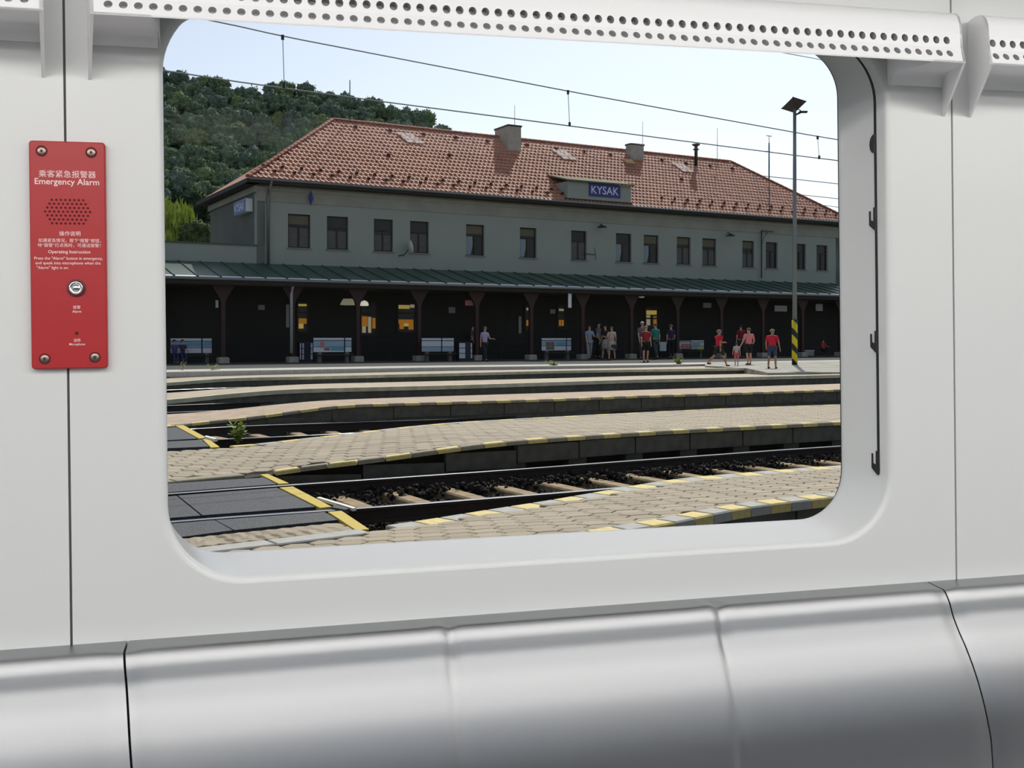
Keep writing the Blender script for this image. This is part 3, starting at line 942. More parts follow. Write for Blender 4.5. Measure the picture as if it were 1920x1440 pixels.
# platforms further back
root, surf, (ca0, ca1) = platform('platform_far', 'narrow reddish paved platform beyond the second track', C_front, C_back, m_paving_c)
stones(root, C_front, ca0 + 1, ca1 - 1, 0.36, 0.2, 0.045, (m_kerby, m_kerbt), side=1)
slab_wall(root, C_front, ca0 + 1, ca1 - 1, 1.3)
def kerb_strip(root, curve, a0, a1, w, m):
    n = int((a1 - a0) / .4)
    A = [a0 + (a1 - a0) * i / n for i in range(n + 1)]
    MB().grid([[curve.p(a, -.1, -.03), curve.p(a, .015, -.03), curve.p(a, .015, w), curve.p(a, -.05, w)] for a in A]).obj('kerb', m, root)
m_kerbf = mat('kerb_far', (196, 192, 168), 0.85, var=0.6, scale=3, rgb2=(158, 152, 120))
root, surf, lim = platform('platform_farther', 'thin pale platform strip two tracks before the station', B_front, B_back, m_paving_b)
kerb_strip(root, B_front, lim[0], lim[1], .3, m_kerbf)
root, surf, lim = platform('platform_farthest', 'low pale platform strip just before the main platform', A_front, A_back, m_paving_b)
kerb_strip(root, A_front, lim[0], lim[1], .35, m_kerbf)

# main platform in front of the building
aM0, aM1 = M_front.rng()
n = 90
A = [aM0 + (aM1 - aM0) * i / n for i in range(n + 1)]
mb = MB()
mb.grid([[M_front.p(a, -.5), M_front.p(a, 0), M_front.p(a, 0, 3.6)] for a in A])
mb.mi = 1  # darker rear colour stands in for the building's shade
mb.grid([[M_front.p(a, 0, 3.6), M_front.p(a, 0, 45)] for a in A])
struct(mb.obj('platform_main', [m_m, mat('platform_shade', (66, 66, 62), 0.95, var=0.4, scale=2)]), 'main platform in front of the station painted pale in sun and dark in shade')
stones_root = thing('platform_edge', 'pale concrete edge slabs of the main platform', 'platform edge')
stones_root['kind'] = 'structure'
stones(stones_root, M_front, aM0 + 18, aM1 - 18, 1.6, 0.5, 0.2, (m_kerbg,), name='edge_slab', side=1)
# grassy strip between
mb = MB()
mb.grid([[A_back.p(a, -.02), M_front.p(a, -.07)] for a in A if A_back.rng()[0] < a < A_back.rng()[1]])
struct(mb.obj('ground_strip', m_soil), 'weedy ballast strip before the main platform')
mb = MB()
q = [ground(px, py, z) for px, py, z in ((1322, 686, .01), (1400, 690.5, .01), (1440, 699, -.0), (1640, 697, -.0), (1640, 676, .01), (1322, 680, .01))]
mb.add(q + [p - Vector((0, 0, .4)) for p in q], [(0, 1, 2, 3, 4, 5)] + [(i, (i + 1) % 6, 6 + (i + 1) % 6, 6 + i) for i in range(6)])
struct(mb.obj('pavement_crossing', mat('crossing_concrete', (166, 163, 154), 0.9, var=0.8, scale=.9, rgb2=(128, 126, 112))), 'pale level walkway where people cross to the station')

# tracks
def track(name, label, far, near, sleepers=True, sl_rng=None, ends=None):
    root = thing(name, label, 'railway track')
    for cv in (far, near):
        a0, a1 = cv.rng()
        n = int((a1 - a0) / .5)
        A = [a0 + (a1 - a0) * i / n for i in range(n + 1)]
        prof = [(-.036, -.004), (-.03, 0), (.03, 0), (.036, -.004), (.036, -.035), (.009, -.045), (.009, -.13), (.07, -.145), (.07, -.16), (-.07, -.16), (-.07, -.145), (-.009, -.13), (-.009, -.045), (-.036, -.035)]
        mb = MB()
        rows = [[cv.p(a, dz, dc) for dc, dz in prof] for a in A]
        mb.grid(rows, close=True)
        k = len(prof)
        mb.m = [0 if (i % k) in (0, 1, 2) else 1 for i in range(len(mb.f))]
        mb.obj('rail', [m_railtop, m_railside], root)
    if sleepers:
        a0, a1 = sl_rng if sl_rng else (max(far.rng()[0], near.rng()[0]), min(far.rng()[1], near.rng()[1]))
        sl = MB().bbox((-.115, -1.45, -.2), (.115, 1.45, 0), .02).mesh('sleeper', m_sleeper)
        a = a0
        while a < a1:
            cf, cn = far.at(a)[0], near.at(a)[0]
            p = from_ac(a, (cf + cn) / 2, RZ - .165)
            sf = (far.at(a + .5)[0] - far.at(a - .5)[0])
            ang = R(30) + math.atan(sf)
            o = link('sleeper', sl, root, Matrix.Translation(p) @ Matrix.Rotation(ang, 4, 'Z'))
            a += .72
    return root
aX1 = a_px(rail1n, 640)
aX2 = a_px(rail2n, 410)
t1 = track('railway_track', 'nearest railway track between the first two platforms', rail1f, rail1n, True, (aX1, rail1n.rng()[1]))
track('railway_track', 'second railway track with green weed beside it', rail2f, rail2n, True, (aX2, min(rail2n.rng()[1], aX2 + 16)))
track('railway_track', 'third railway track before the thin pale platforms', rail3f, rail3n, False)
track('railway_track', 'farthest railway track, barely seen behind a platform', rail4f, rail4n, False)
# loose ballast stones on the nearest track bed
mb = MB()
ico = bmesh.new(); bmesh.ops.create_icosphere(ico, subdivisions=1, radius=1.0)
iv = [v.co.copy() for v in ico.verts]; ifc = [tuple(v.index for v in f.verts) for f in ico.faces]; ico.free()
rnd = random.Random(3)
for k in range(10500):
    a = rnd.uniform(aX1, rail1n.rng()[1])
    c0 = D_front.at(a)[0] + .1; c1_ = E_back.at(a)[0] - .05
    c = rnd.uniform(min(c0, c1_), max(c0, c1_))
    cn_, cf_ = rail1n.at(a)[0], rail1f.at(a)[0]
    if c < cn_ + .76 * (cf_ - cn_):
        hz = rnd.uniform(.0, .045)
    elif c < cf_ + .4:  # far-side heap covers the sleepers where the platform's shadow would lie
        hz = rnd.uniform(.05, .165)
    else:
        hz = rnd.uniform(.0, .09)
    p = from_ac(a, c, GZ + hz)
    s = rnd.uniform(.018, .04)
    sc = Vector((s * rnd.uniform(.7, 1.3), s * rnd.uniform(.7, 1.3), s * rnd.uniform(.5, 1)))
    ro = Euler((rnd.uniform(0, 3), rnd.uniform(0, 3), rnd.uniform(0, 3))).to_matrix()
    mb.add([p + ro @ Vector((v.x * sc.x * (1 + .3 * math.sin(9 * v.y)), v.y * sc.y, v.z * sc.z)) for v in iv], ifc)
o = mb.obj('ballast_gravel', mat('ballast_shade_dark', (44, 39, 35), 0.95, var=0.8, scale=9, rgb2=(24, 21, 19)), fix=False)  # stones coloured darker to imitate the shadowed track bed
tag(o, 'loose ballast stones on the nearest track bed, darkened for platform shadow', 'gravel', kind='stuff')

# pedestrian crossings of rubber panels
def quad_slab(poly, th, name, m, parent):
    n = len(poly)
    mb = MB()
    mb.add([Vector(p) for p in poly] + [Vector(p) - Vector((0, 0, th)) for p in poly], [tuple(range(n))] + [(i, (i + 1) % n, n + (i + 1) % n, n + i) for i in range(n)])
    return mb.obj(name, m, parent)
CZ = RZ + 0.004
cr = thing('pedestrian_crossing', 'dark rubber pedestrian crossing with yellow edge over the nearest track', 'crossing')
def gp(px, py, z=CZ): return ground(px, py, z)
# far outer strip, inner panels, near outer strips
quad_slab([gp(250, 911), gp(440, 898.5), gp(500, 895), gp(521, 907.5), gp(446, 913), gp(250, 928)], .1, 'rubber_panel', m_rubber, cr)
quad_slab([gp(250, 936), gp(331, 929.5), gp(376.5, 966.5), gp(250, 976.5)], .1, 'rubber_panel', m_rubber, cr)
quad_slab([gp(333.5, 929), gp(519, 914.5), gp(594, 950), gp(380, 966)], .1, 'rubber_panel', m_rubber, cr)
quad_slab([gp(280, 985), gp(402, 975), gp(436, 994), gp(300, 1012)], .1, 'rubber_panel', m_rubber, cr)
quad_slab([gp(404, 974.8), gp(608, 959.8), gp(636, 974.5), gp(439, 993.7)], .1, 'rubber_panel', m_rubber, cr)
for q in ([(488, 889.5), (502, 888.5), (541, 905.5), (523, 907)], [(524, 914), (549, 912), (622, 950), (600, 952)], [(615, 959.5), (640, 957.5), (692, 992), (668, 994)]):
    quad_slab([gp(x, y, CZ + .012) for x, y in q], .1, 'yellow_edge', m_tactile, cr)
quad_slab([gp(594, 932.5, -.32), gp(600, 931.5, -.32), gp(668, 951.5, -.32), gp(662, 953, -.32)], .03, 'white_deflector', m_white_paint, cr)
quad_slab([gp(632, 944, -.33), gp(655, 953, -.33), gp(648, 955.5, -.33), gp(622, 951, -.33)], .05, 'end_ramp', m_rubber, cr)
# paved strip between the rubber and the nearest kerb
bed = quad_slab([gp(300, 1013, -.37), gp(436, 995.5, -.37), (gp(640, 976, -.37)), gp(668, 993, -.37), gp(560, 1006, -.37), gp(440, 1018, -.37), gp(300, 1034, -.37)], .1, 'paving_bed', m_under, cr)
me_h = hex_mesh('paver', .145, .05, m_paver)
for k in range(13):
    t = k / 12
    for row in (0, 1):
        t2 = t + (.04 if row else 0)
        pa, pb = (318 + (640 - 318) * t2, 1011 + (977 - 1011) * t2), (318 + (668 - 318) * t2, 1030 + (994 - 1030) * t2)
        f = .3 + .42 * row
        p = ground(pa[0] + (pb[0] - pa[0]) * f, pa[1] + (pb[1] - pa[1]) * f, -.345)
        if t2 < 1.0:
            link('paver', me_h, cr, Matrix.Translation(p) @ Matrix.Rotation(R(33), 4, 'Z') @ Matrix.Diagonal((.93, .9, 1, 1)))
cr2 = thing('pedestrian_crossing', 'small rubber crossing piece over the second track, beside green weed', 'crossing')
quad_slab([gp(250, 808), gp(336, 800.5), gp(372, 822), gp(250, 829)], .1, 'rubber_panel', m_rubber, cr2)
quad_slab([gp(250, 832), gp(375, 824.5), gp(396, 837), gp(250, 843)], .1, 'rubber_panel', m_rubber, cr2)
for q in ([(328, 797.5), (344, 797), (388, 821), (373, 822)], [(380, 823.5), (391, 823), (412, 838), (396, 839)]):
    quad_slab([gp(x, y, CZ + .012) for x, y in q], .1, 'yellow_edge', m_tactile, cr2)
quad_slab([gp(383, 818, -.3), gp(387, 816.5, -.3), gp(408, 822, -.3), gp(402, 823, -.3)], .05, 'white_deflector', m_white_paint, cr2)

# ================================================================== THE STATION BUILDING
SD = Vector((1.77, 1.0, 0)).normalized()
SN = Vector((-SD.y, SD.x, 0))
SO = ground(415, 681)
MS = Matrix(((SD.x, SN.x, 0, SO.x), (SD.y, SN.y, 0, SO.y), (0, 0, 1, 0), (0, 0, 0, 1)))
def sl(px, py, b):
    """(s, z) in building coordinates of a pixel on the plane at depth b behind the column line"""
    r = ray(px, py)
    t = ((SO - CAM).dot(SN) + b) / r.dot(SN)
    p = CAM + r * t
    return (p - SO).dot(SD), p.z
FB = 4.2
S0, S1 = 3.27, 53.5
m_plaster = mat('green_plaster', (146, 152, 144), 0.9, var=0.35, scale=0.6, rgb2=(134, 138, 132), bump=0.15)
m_cornice = mat('cornice_plaster', (148, 148, 136), 0.9, var=0.3, scale=0.8)
m_dkwall = mat('ground_floor_shade', (40, 38, 36), 0.9, var=0.3, scale=1.5)  # canopy shade is put into this wall colour
m_frame = mat('brown_frame', (48, 38, 32), 0.7)
m_pane = mat('window_pane_dark', (30, 31, 30), 0.2, spec=0.3)
m_curtain = mat('net_curtain', (94, 94, 90), 0.95, var=0.5, scale=9, rgb2=(70, 70, 67))
m_blind = mat('roller_blind', (98, 92, 76), 0.9)
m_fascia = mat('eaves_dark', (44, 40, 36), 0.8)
m_gutter = mat('gutter_zinc', (120, 122, 122), 0.45, 0.6)
m_tile = mat('clay_tile', (186, 129, 105), 0.7, var=0.7, scale=0.9, rgb2=(158, 108, 90), detail=8)
m_ridge = mat('ridge_tile', (150, 84, 62), 0.8, var=0.4, scale=2)
m_chim = mat('chimney_render', (166, 160, 148), 0.9, var=0.4, scale=3)
m_metal = mat('galvanised', (140, 146, 148), 0.4, 0.7)
m_dkmetal = mat('dark_metal', (52, 54, 56), 0.5, 0.5)
m_column = mat('oxide_column', (52, 29, 27), 0.7)
m_canopy = mat('green_sheet', (50, 74, 63), 0.42, var=0.3, scale=1.0, rgb2=(64, 86, 76))
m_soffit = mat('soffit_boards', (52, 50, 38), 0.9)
m_blue = mat('sign_blue', (42, 46, 122), 0.5)
m_signw = mat('sign_white', (225, 228, 232), 0.6)

st = thing('station_building', 'long grey-green station building with red tiled hipped roof', 'building', matrix=MS)
wins = [(540, 582), (613, 653), (701, 737), (769, 804), (874, 908), (975, 1006), (1071, 1100), (1155, 1184), (1207, 1235), (1269, 1295), (1317, 1343), (1392, 1414), (1436, 1458), (1491, 1511), (1531, 1552)]
WZ0, WZ1 = 7.13, 9.27
ws = []
for x0, x1 in wins:
    ws.append((sl(x0, 450, FB)[0], sl(x1, 450, FB)[0]))
# upper wall with real openings
mb = MB()
ed = [S0] + [v for w in ws for v in w] + [S1]
def wq(s0, s1, z0, z1, b=FB): mb.add([(s0, b, z0), (s1, b, z0), (s1, b, z1), (s0, b, z1)], [(0, 1, 2, 3)])
wq(S0, S1, 5.6, WZ0); wq(S0, S1, WZ1, 11.15)
for i in range(0, len(ed), 2): wq(ed[i], ed[i + 1], WZ0, WZ1)
RV = 0.24
for a, b in ws:
    mb.add([(a, FB, WZ0), (a, FB + RV, WZ0), (a, FB + RV, WZ1), (a, FB, WZ1)], [(0, 1, 2, 3)])
    mb.add([(b, FB, WZ0), (b, FB, WZ1), (b, FB + RV, WZ1), (b, FB + RV, WZ0)], [(0, 1, 2, 3)])
    mb.add([(a, FB, WZ1), (a, FB + RV, WZ1), (b, FB + RV, WZ1), (b, FB, WZ1)], [(0, 1, 2, 3)])
    mb.add([(a, FB, WZ0), (b, FB, WZ0), (b, FB + RV, WZ0), (a, FB + RV, WZ0)], [(0, 1, 2, 3)])
mb.obj('front_wall', m_plaster, st, fix=False)
MB().box((S0, FB + .6, 0), (S1, 16.0, 11.1)).obj('core', m_plaster, st)
MB().box((S0, FB, 0), (S0 + .5, 16.0, 11.15)).obj('end_wall', m_plaster, st)
MB().box((S1 - .5, FB, 0), (S1, 16.0, 11.15)).obj('end_wall', m_plaster, st)
MB().box((S0 - .02, FB - .05, 9.95), (S1 + .02, FB, 10.85)).obj('cornice_band', m_cornice, st)
MB().box((S0 + .0, FB - .1, 10.62), (S1, FB - .05, 10.85)).obj('cornice', m_cornice, st)
MB().box((S0 - .16, FB - .1, 10.5), (S0, 16.1, 10.9)).obj('cornice', m_cornice, st)
# windows
for i, (a, b) in enumerate(ws):
    w_ = b - a
    yb = FB + RV - .02
    zt = WZ0 + (WZ1 - WZ0) * .66
    t = .07
    mb = MB()
    mb.box((a, yb - .06, WZ0), (a + t, yb, WZ1)); mb.box((b - t, yb - .06, WZ0), (b, yb, WZ1))
    mb.box((a, yb - .06, WZ0), (b, yb, WZ0 + t)); mb.box((a, yb - .06, WZ1 - t), (b, yb, WZ1))
    mb.box((a, yb - .08, zt - .05), (b, yb, zt + .05)); mb.box((a + w_ / 2 - .05, yb - .08, WZ0), (a + w_ / 2 + .05, yb, zt))
    wobj = mb.obj('window', m_frame, st)
    wobj['label'] = 'brown framed upstairs window with transom light'
    for (p0, p1, z0, z1) in ((a + t, a + w_ / 2 - .05, WZ0 + t, zt - .05), (a + w_ / 2 + .05, b - t, WZ0 + t, zt - .05), (a + t, b - t, zt + .05, WZ1 - t)):
        MB().box((p0, yb - .03, z0), (p1, yb - .02, z1)).obj('pane', m_pane, wobj)
    # curtains and blinds just behind the glass line, per photograph
    if i in (0, 1, 2, 3, 6, 9, 10, 11):
        for (p0, p1) in ((a + t + .02, a + w_ / 2 - .06), (a + w_ / 2 + .06, b - t - .02)):
            n = 7
            MB().grid([[(p0 + (p1 - p0) * k / n, yb - .036 - .006 * (k % 2), z) for k in range(n + 1)] for z in (WZ0 + t + .02, zt - .12 - .1 * (i % 3))]).obj('curtain', m_curtain, wobj)
    if i in (4, 5, 7, 8):
        p0, p1 = a + t, a + w_ * .42
        n = 6
        MB().grid([[(p0 + (p1 - p0) * (k / n) * (1.0 if z > WZ0 + .6 else .7), yb - .036 - .008 * (k % 2), z) for k in range(n + 1)] for z in (WZ0 + t, WZ0 + .7, zt - .08)]).obj('curtain', mat('blue_white_curtain', (128, 140, 148), 0.9), wobj)
    if i in (0, 4, 5, 8, 9, 10, 11):
        MB().box((a + t + .02, yb - .042, zt + .1 + .05 * (i % 2)), (b - t - .02, yb - .036, WZ1 - t - .02)).obj('blind', m_blind, wobj)
    MB().box((a - .08, FB - .1, WZ0 - .06), (b + .08, FB + .05, WZ0)).obj('sill', m_gutter, wobj)
# hipped roof
EZ, EB0, EB1, ES0, ES1 = 11.25, 3.4, 16.8, 2.5, 54.4
RB, RZT = 10.1, 16.7
RS0, RS1 = 10.35, 46.5
V = [(ES0, EB0, EZ), (ES1, EB0, EZ), (ES1, EB1, EZ), (ES0, EB1, EZ), (RS0, RB, RZT), (RS1, RB, RZT)]
mb = MB()
mb.add([(x, y, z - .06) for x, y, z in V], [(0, 1, 5, 4), (1, 2, 5), (2, 3, 4, 5), (3, 0, 4), (3, 2, 1, 0)])
mb.obj('roof', m_tile, st)
# tiles of the front slope and left hip
def tiles(p_eave0, p_eave1, p_top0, p_top1, name):
    e0, e1, t0, t1 = map(Vector, (p_eave0, p_eave1, p_top0, p_top1))
    ex = (e1 - e0).normalized()
    nrm = ex.cross(t0 - e0)
    up = nrm.cross(ex).normalized()
    nrm = ex.cross(up).normalized()
    if nrm.z < 0: nrm = -nrm
    Ls = (t0 - e0).dot(up)
    tw, th = 0.335, 0.465
    nr = int(Ls / th) + 1
    mb = MB()
    sec = [(0, 0.0), (.1, .03), (.27, .045), (.42, .02), (.6, -.012), (.85, -.012), (1.0, 0.0)]
    for j in range(nr):
        h0, h1 = j * th, min(Ls, (j + 1) * th + .05)
        f = (h0 + th * .5) / Ls
        lo = ((t0 - e0).dot(ex)) * f
        hi = (e1 - e0).length - ((e1 - t1).dot(ex)) * f
        x = lo + (0.15 if j % 2 else 0)
        while x + tw < hi + .1:
            jit = random.uniform(-.008, .008)
            bot = [e0 + ex * (x + tw * q) + up * h0 + nrm * (.095 + hh + jit) for q, hh in sec]
            low = [e0 + ex * (x + tw * q) + up * h0 + nrm * (.02) for q, hh in sec]
            top = [e0 + ex * (x + tw * q) + up * h1 + nrm * (.02 + hh * .8 + jit) for q, hh in sec]
            mb.grid([low, bot, top])
            x += tw
    o = mb.obj(name, m_tile, st, fix=False)
    o['kind'] = 'stuff'
    return ex, up, nrm, e0
fx, fu, fn, fe = tiles(V[0], V[1], V[4], V[5], 'roof_tile')
def on_roof(px, py):
    """building coordinates of a pixel on the front roof slope"""
    p0 = MS @ Vector(V[0]); nn = (MS.to_3x3() @ fn)
    r = ray(px, py)
    t = (p0 - CAM).dot(nn) / r.dot(nn)
    return MS.inverted() @ (CAM + r * t)
def caps(p0, p1, name, n):
    p0, p1 = Vector(p0), Vector(p1)
    d = (p1 - p0)
    L_ = d.length / n
    d.normalize()
    sd = d.cross(Vector((0, 0, 1))).normalized()
    upv = sd.cross(d)
    T0 = Matrix(((d.x, sd.x, upv.x, 0), (d.y, sd.y, upv.y, 0), (d.z, sd.z, upv.z, 0), (0, 0, 0, 1)))
    mb = MB()
    mb.grid([[(x, .17 * k_ * math.cos(R(a)), .13 * k_ * math.sin(R(a)) + .06) for a in range(-20, 201, 44)] for x, k_ in ((0, 1.12), (L_ * 1.05, .95))])
    mb.add([(0, .19 * math.cos(R(a)), .145 * math.sin(R(a)) + .06) for a in range(-20, 201, 44)], [tuple(range(6))])
    me = mb.mesh(name, m_ridge)
    for i in range(n):
        link(name, me, st, Matrix.Translation(p0 + d * L_ * i) @ T0)
caps(V[4], V[5], 'ridge_tile', 84)
caps(V[0], V[4], 'ridge_tile', 26)
caps(V[1], V[5], 'ridge_tile', 26)
# eaves: fascia, gutter, downpipe
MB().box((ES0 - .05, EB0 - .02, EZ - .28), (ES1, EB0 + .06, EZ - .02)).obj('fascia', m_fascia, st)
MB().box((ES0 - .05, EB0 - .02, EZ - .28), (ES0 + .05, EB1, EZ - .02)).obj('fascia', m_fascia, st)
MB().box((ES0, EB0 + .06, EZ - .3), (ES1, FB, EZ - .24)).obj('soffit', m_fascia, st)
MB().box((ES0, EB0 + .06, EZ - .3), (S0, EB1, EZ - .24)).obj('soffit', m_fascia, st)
MB().tube([(ES0, EB0 - .09, EZ - .06), (ES1, EB0 - .09, EZ - .06)], .085, 8).obj('gutter', m_gutter, st, True)
sd_, _ = sl(503, 400, FB - .12)
MB().tube([(sd_, EB0 - .05, EZ - .12), (sd_, FB - .25, EZ - .7), (sd_, FB - .14, EZ - 1.0), (sd_, FB - .14, 6.05)], .09, 8).obj('downpipe', m_gutter, st, True)
# snow guards and vent tiles
sgm = MB().box((-.09, -.04, 0), (.09, .04, .2)).mesh('snow_guard', mat('guard_iron', (70, 44, 36), 0.8))
Tr = Matrix(((fx.x, fu.x, fn.x, 0), (fx.y, fu.y, fn.y, 0), (fx.z, fu.z, fn.z, 0), (0, 0, 0, 1)))
x = 1.2
k = 0
while x < (ES1 - ES0) - 1.5:
    if not (28.1 < x + ES0 < 34.4):
        link('snow_guard', sgm, st, Matrix.Translation(fe + fx * x + fu * (.75 if k % 2 else 1.35) + fn * .05) @ Tr)
    x += .62
    k += 1
vtm = MB().lathe([(.17, 0), (.16, .12), (.08, .24)], n=8).mesh('vent_tile', mat('vent_tile', (92, 46, 36), 0.8))
for px, py in ((666, 240), (731, 247), (794, 254), (854, 260), (913, 267), (988, 274), (1042, 281), (1094, 286), (1144, 292), (1240, 302), (1285, 308), (1330, 313), (1372, 318), (728, 293), (842, 293), (1277, 338)):
    link('vent_tile', vtm, st, Matrix.Translation(on_roof(px, py)) @ Tr)
m_skyl = mat('glass_tile', (222, 214, 212), 0.85, var=1.0, scale=5, rgb2=(170, 124, 106))
for x0, y0, x1, y1 in ((754, 251, 782, 272), (1043, 283, 1072, 303), (1265, 307, 1294, 326)):
    p = on_roof((x0 + x1) / 2, (y0 + y1) / 2)
    g = Tr.copy()
    mb = MB()
    for ii in range(2):
        for jj in range(3):
            mb.cbox((-.33 + .66 * ii - .12 * jj * 0 + .18 * (1 - jj), -.46 + .46 * jj, .13), (.62, .44, .04))
    mb.obj('glass_tile', m_skyl, st, matrix=Matrix.Translation(p) @ Tr)
p = on_roof(1178, 306)
MB().cbox((0, 0, .15), (.8, .55, .12)).obj('roof_hatch', mat('hatch_wood', (196, 168, 120), 0.7), st, matrix=Matrix.Translation(p) @ Tr)
# chimneys
def chimney(px0, px1, ptop, pbase, bb, wb, cap):
    s0, zt = sl(px0, ptop, bb); s1, _ = sl(px1, ptop, bb)
    zb = sl((px0 + px1) / 2, pbase, bb)[1]
    c = MB().box((s0, bb, zb - 1.2), (s1, bb + wb, zt)).obj('chimney', m_chim, st)
    MB().box((s0 - .06, bb - .06, zt), (s1 + .06, bb + wb + .06, zt + .12)).obj('chimney_cap', m_fascia, c)
chimney(953, 977, 236, 285, 8.6, 2.1, 1)
chimney(1183, 1207, 271, 303, 9.0, .7, 1)
s_, z_ = sl(1305, 318, 9.0)
_, zt_ = sl(1305, 270, 9.0)
fl = MB().lathe([(.14, z_ - .4), (.14, zt_ - .35), (.26, zt_ - .5), (.26, zt_ - .44), (.14, zt_ - .38), (.14, zt_ - .2), (.34, zt_ - .1), (.34, zt_ - .02), (.1, zt_ + .05)], (s_, 9.0, 0), 12).obj('flue_pipe', m_dkmetal, st, True)
def rod(px, y0, y1, bb, r, name='lightning_rod', m=None):
    s_, z0 = sl(px, y1, bb); _, z1 = sl(px, y0, bb)
    return MB().tube([(s_, bb, z0 - .5), (s_, bb, z1)], [r, r * .6], 6).obj(name, m or m_dkmetal, st)
rod(656, 150, 224, RB, .05, 'antenna_mast')
rod(965, 197, 234, 9.2, .025); rod(1205, 228, 270, 9.3, .025); rod(1345, 240, 302, RB, .03)
sa, za0 = sl(1442, 345, 8.2); _, za1 = sl(1442, 268, 8.2); _, za2 = sl(1442, 255, 8.2)
am = MB().tube([(sa, 8.2, za0 - 2.5), (sa, 8.2, za1)], .06, 6).obj('antenna_mast', m_dkmetal, st)
MB().tube([(sa, 8.2, za1), (sa, 8.2, za2)], .03, 5).obj('mast_tip', m_metal, am)
MB().tube([(sa - .3, 8.2, za2), (sa + .3, 8.2, za2)], .035, 5).obj('crossbar', m_metal, am)
MB().tube([(sa - .35, 8.2, za1 - .75), (sa + .1, 8.2, za1 - .75)], .04, 5).obj('crossbar', m_dkmetal, am)
q1, q2, q3 = on_roof(1442, 348), on_roof(1444, 375), on_roof(1443, 398)
MB().tube([q1 + fn * .15, q2 + fn * .12, q3 + fn * .12], .035, 5).obj('roof_cable', m_dkmetal, st)
# name dormer over the eaves
nb = 3.42
n0, nz0 = sl(1064, 372, nb); n1, _ = sl(1183, 380, nb)
_, nz1 = sl(1120, 344, nb); _, nzb = sl(1120, 381, nb)
dm = MB().box((n0, nb, nzb - .1), (n1, nb + 2.6, nz1)).obj('name_dormer', m_plaster, st)
mb = MB()
mb.add([(n0 - .15, nb - .25, nz1 - .02), (n1 + .15, nb - .25, nz1 - .02), (n1 + .5, nb + 3.0, nz1 + .75), (n0 - .1, nb + 3.0, nz1 + .75), (n0 - .15, nb - .25, nz1 + .1), (n1 + .15, nb - .25, nz1 + .1), (n1 + .5, nb + 3.0, nz1 + .87), (n0 - .1, nb + 3.0, nz1 + .87)], [(3, 2, 1, 0), (4, 5, 6, 7), (0, 1, 5, 4), (1, 2, 6, 5), (2, 3, 7, 6), (3, 0, 4, 7)])
mb.obj('dormer_roof', mat('mossy_felt', (98, 96, 78), 0.9, var=0.6, scale=2, rgb2=(84, 92, 60)), dm)
MB().box((n0 - .2, nb - .02, nzb - .12), (n1 + .1, nb + .1, nzb + .22)).obj('dormer_base', m_fascia, dm)
k0, kz1 = sl(1105, 344.5, nb - .06); k1, kz0 = sl(1163, 370.5, nb - .06)
kzm = (sl(1134, 346, nb - .06)[1] + sl(1134, 369, nb - .06)[1]) / 2
sg = MB().box((k0, nb - .08, kzm - .46), (k1, nb, kzm + .46)).obj('name_board', m_blue, st)
TB = lambda s, b, z: Matrix(((1, 0, 0, s), (0, 0, -1, b), (0, 1, 0, z), (0, 0, 0, 1)))
text_part('name_lettering', 'KYSAK', (k1 - k0) * .88, mat('sign_letter', (214, 214, 226), 0.6, emit=0.0), sg, TB((k0 + k1) / 2, nb - .085, kzm), bold=0.012)
# name box on the end wall
eb0 = 4.2
def end_pt(px, py):
    r = ray(px, py)
    pl = SO + SD * (S0 - .02)
    t = (pl - CAM).dot(SD) / r.dot(SD)
    p = CAM + r * t
    return (p - SO).dot(SN), p.z
b0, zA = end_pt(472, 372); b1, zB = end_pt(450, 400)
zc0, zc1 = end_pt(461, 401)[1], end_pt(461, 377)[1]
sg2 = MB().box((S0 - .42, b0 - .1, zc0), (S0, b1, zc1)).obj('name_box', m_signw, st)
MB().box((S0 - .44, b0 - .05, zc0 + .02), (S0 - .42, b1 - .03, zc1 - .02)).obj('box_face', mat('box_blue', (44, 74, 150), 0.5), sg2)
TE = Matrix(((0, 0, -1, S0 - .445), (-1, 0, 0, (b0 + b1) / 2), (0, 1, 0, (zc0 + zc1) / 2), (0, 0, 0, 1)))
text_part('name_lettering', 'KYSAK', (b1 - b0) * .8, m_signw, sg2, TE, bold=0.012)
# fittings on the facade
sx, sz = sl(583, 372, FB - .3)
fg = MB().tube([(sx + .12, FB, sz - .3), (sx, FB - .35, sz + .55)], .02, 5).obj('flag_pole', m_metal, st)
mb = MB()
mb.grid([[(sx - .02 + (.09 * i - .18) * (1 - abs(j - 2) / 2.2), FB - .36 + .03 * math.sin(i * 1.9), sz + .5 - .24 * j) for i in range(5)] for j in range(5)])
mb.obj('flag_cloth', mat('flag_blue', (52, 58, 128), 0.8), fg)
m_dish = mat('dish_white', (206, 206, 202), 0.5)
sx, sz = sl(766, 464, FB - .45)
dh = MB().lathe([(.02, 0), (.2, .02), (.36, .07), (.5, .15)], n=20, T=Matrix.Translation((sx, FB - .55, sz)) @ Matrix.Rotation(R(78), 4, 'Y') @ Matrix.Rotation(R(10), 4, 'X')).obj('satellite_dish', m_dish, st, True)
MB().tube([(sx - .5, FB, sz - .55), (sx - .3, FB - .5, sz - .5), (sx - .05, FB - .5, sz - .15)], .035, 5).obj('dish_arm', m_dkmetal, dh)
for px, py in ((1129, 425), (1370, 441)):
    sx, sz = sl(px, py, FB - .6)
    wl = MB().tube([(sx + .25, FB, sz + .25), (sx + .1, FB - .3, sz + .2), (sx, FB - .6, sz + .06)], .04, 6).obj('wall_lamp', m_dkmetal, st)
    MB().lathe([(.05, .12), (.16, .06), (.36, -.02), (.36, -.06), (.3, -.07)], (sx, FB - .6, sz), 14).obj('lamp_shade', m_dkmetal, wl, True)
sx, sz = sl(1428, 432, FB - .2); _, sz0 = sl(1428, 522, FB - .2)
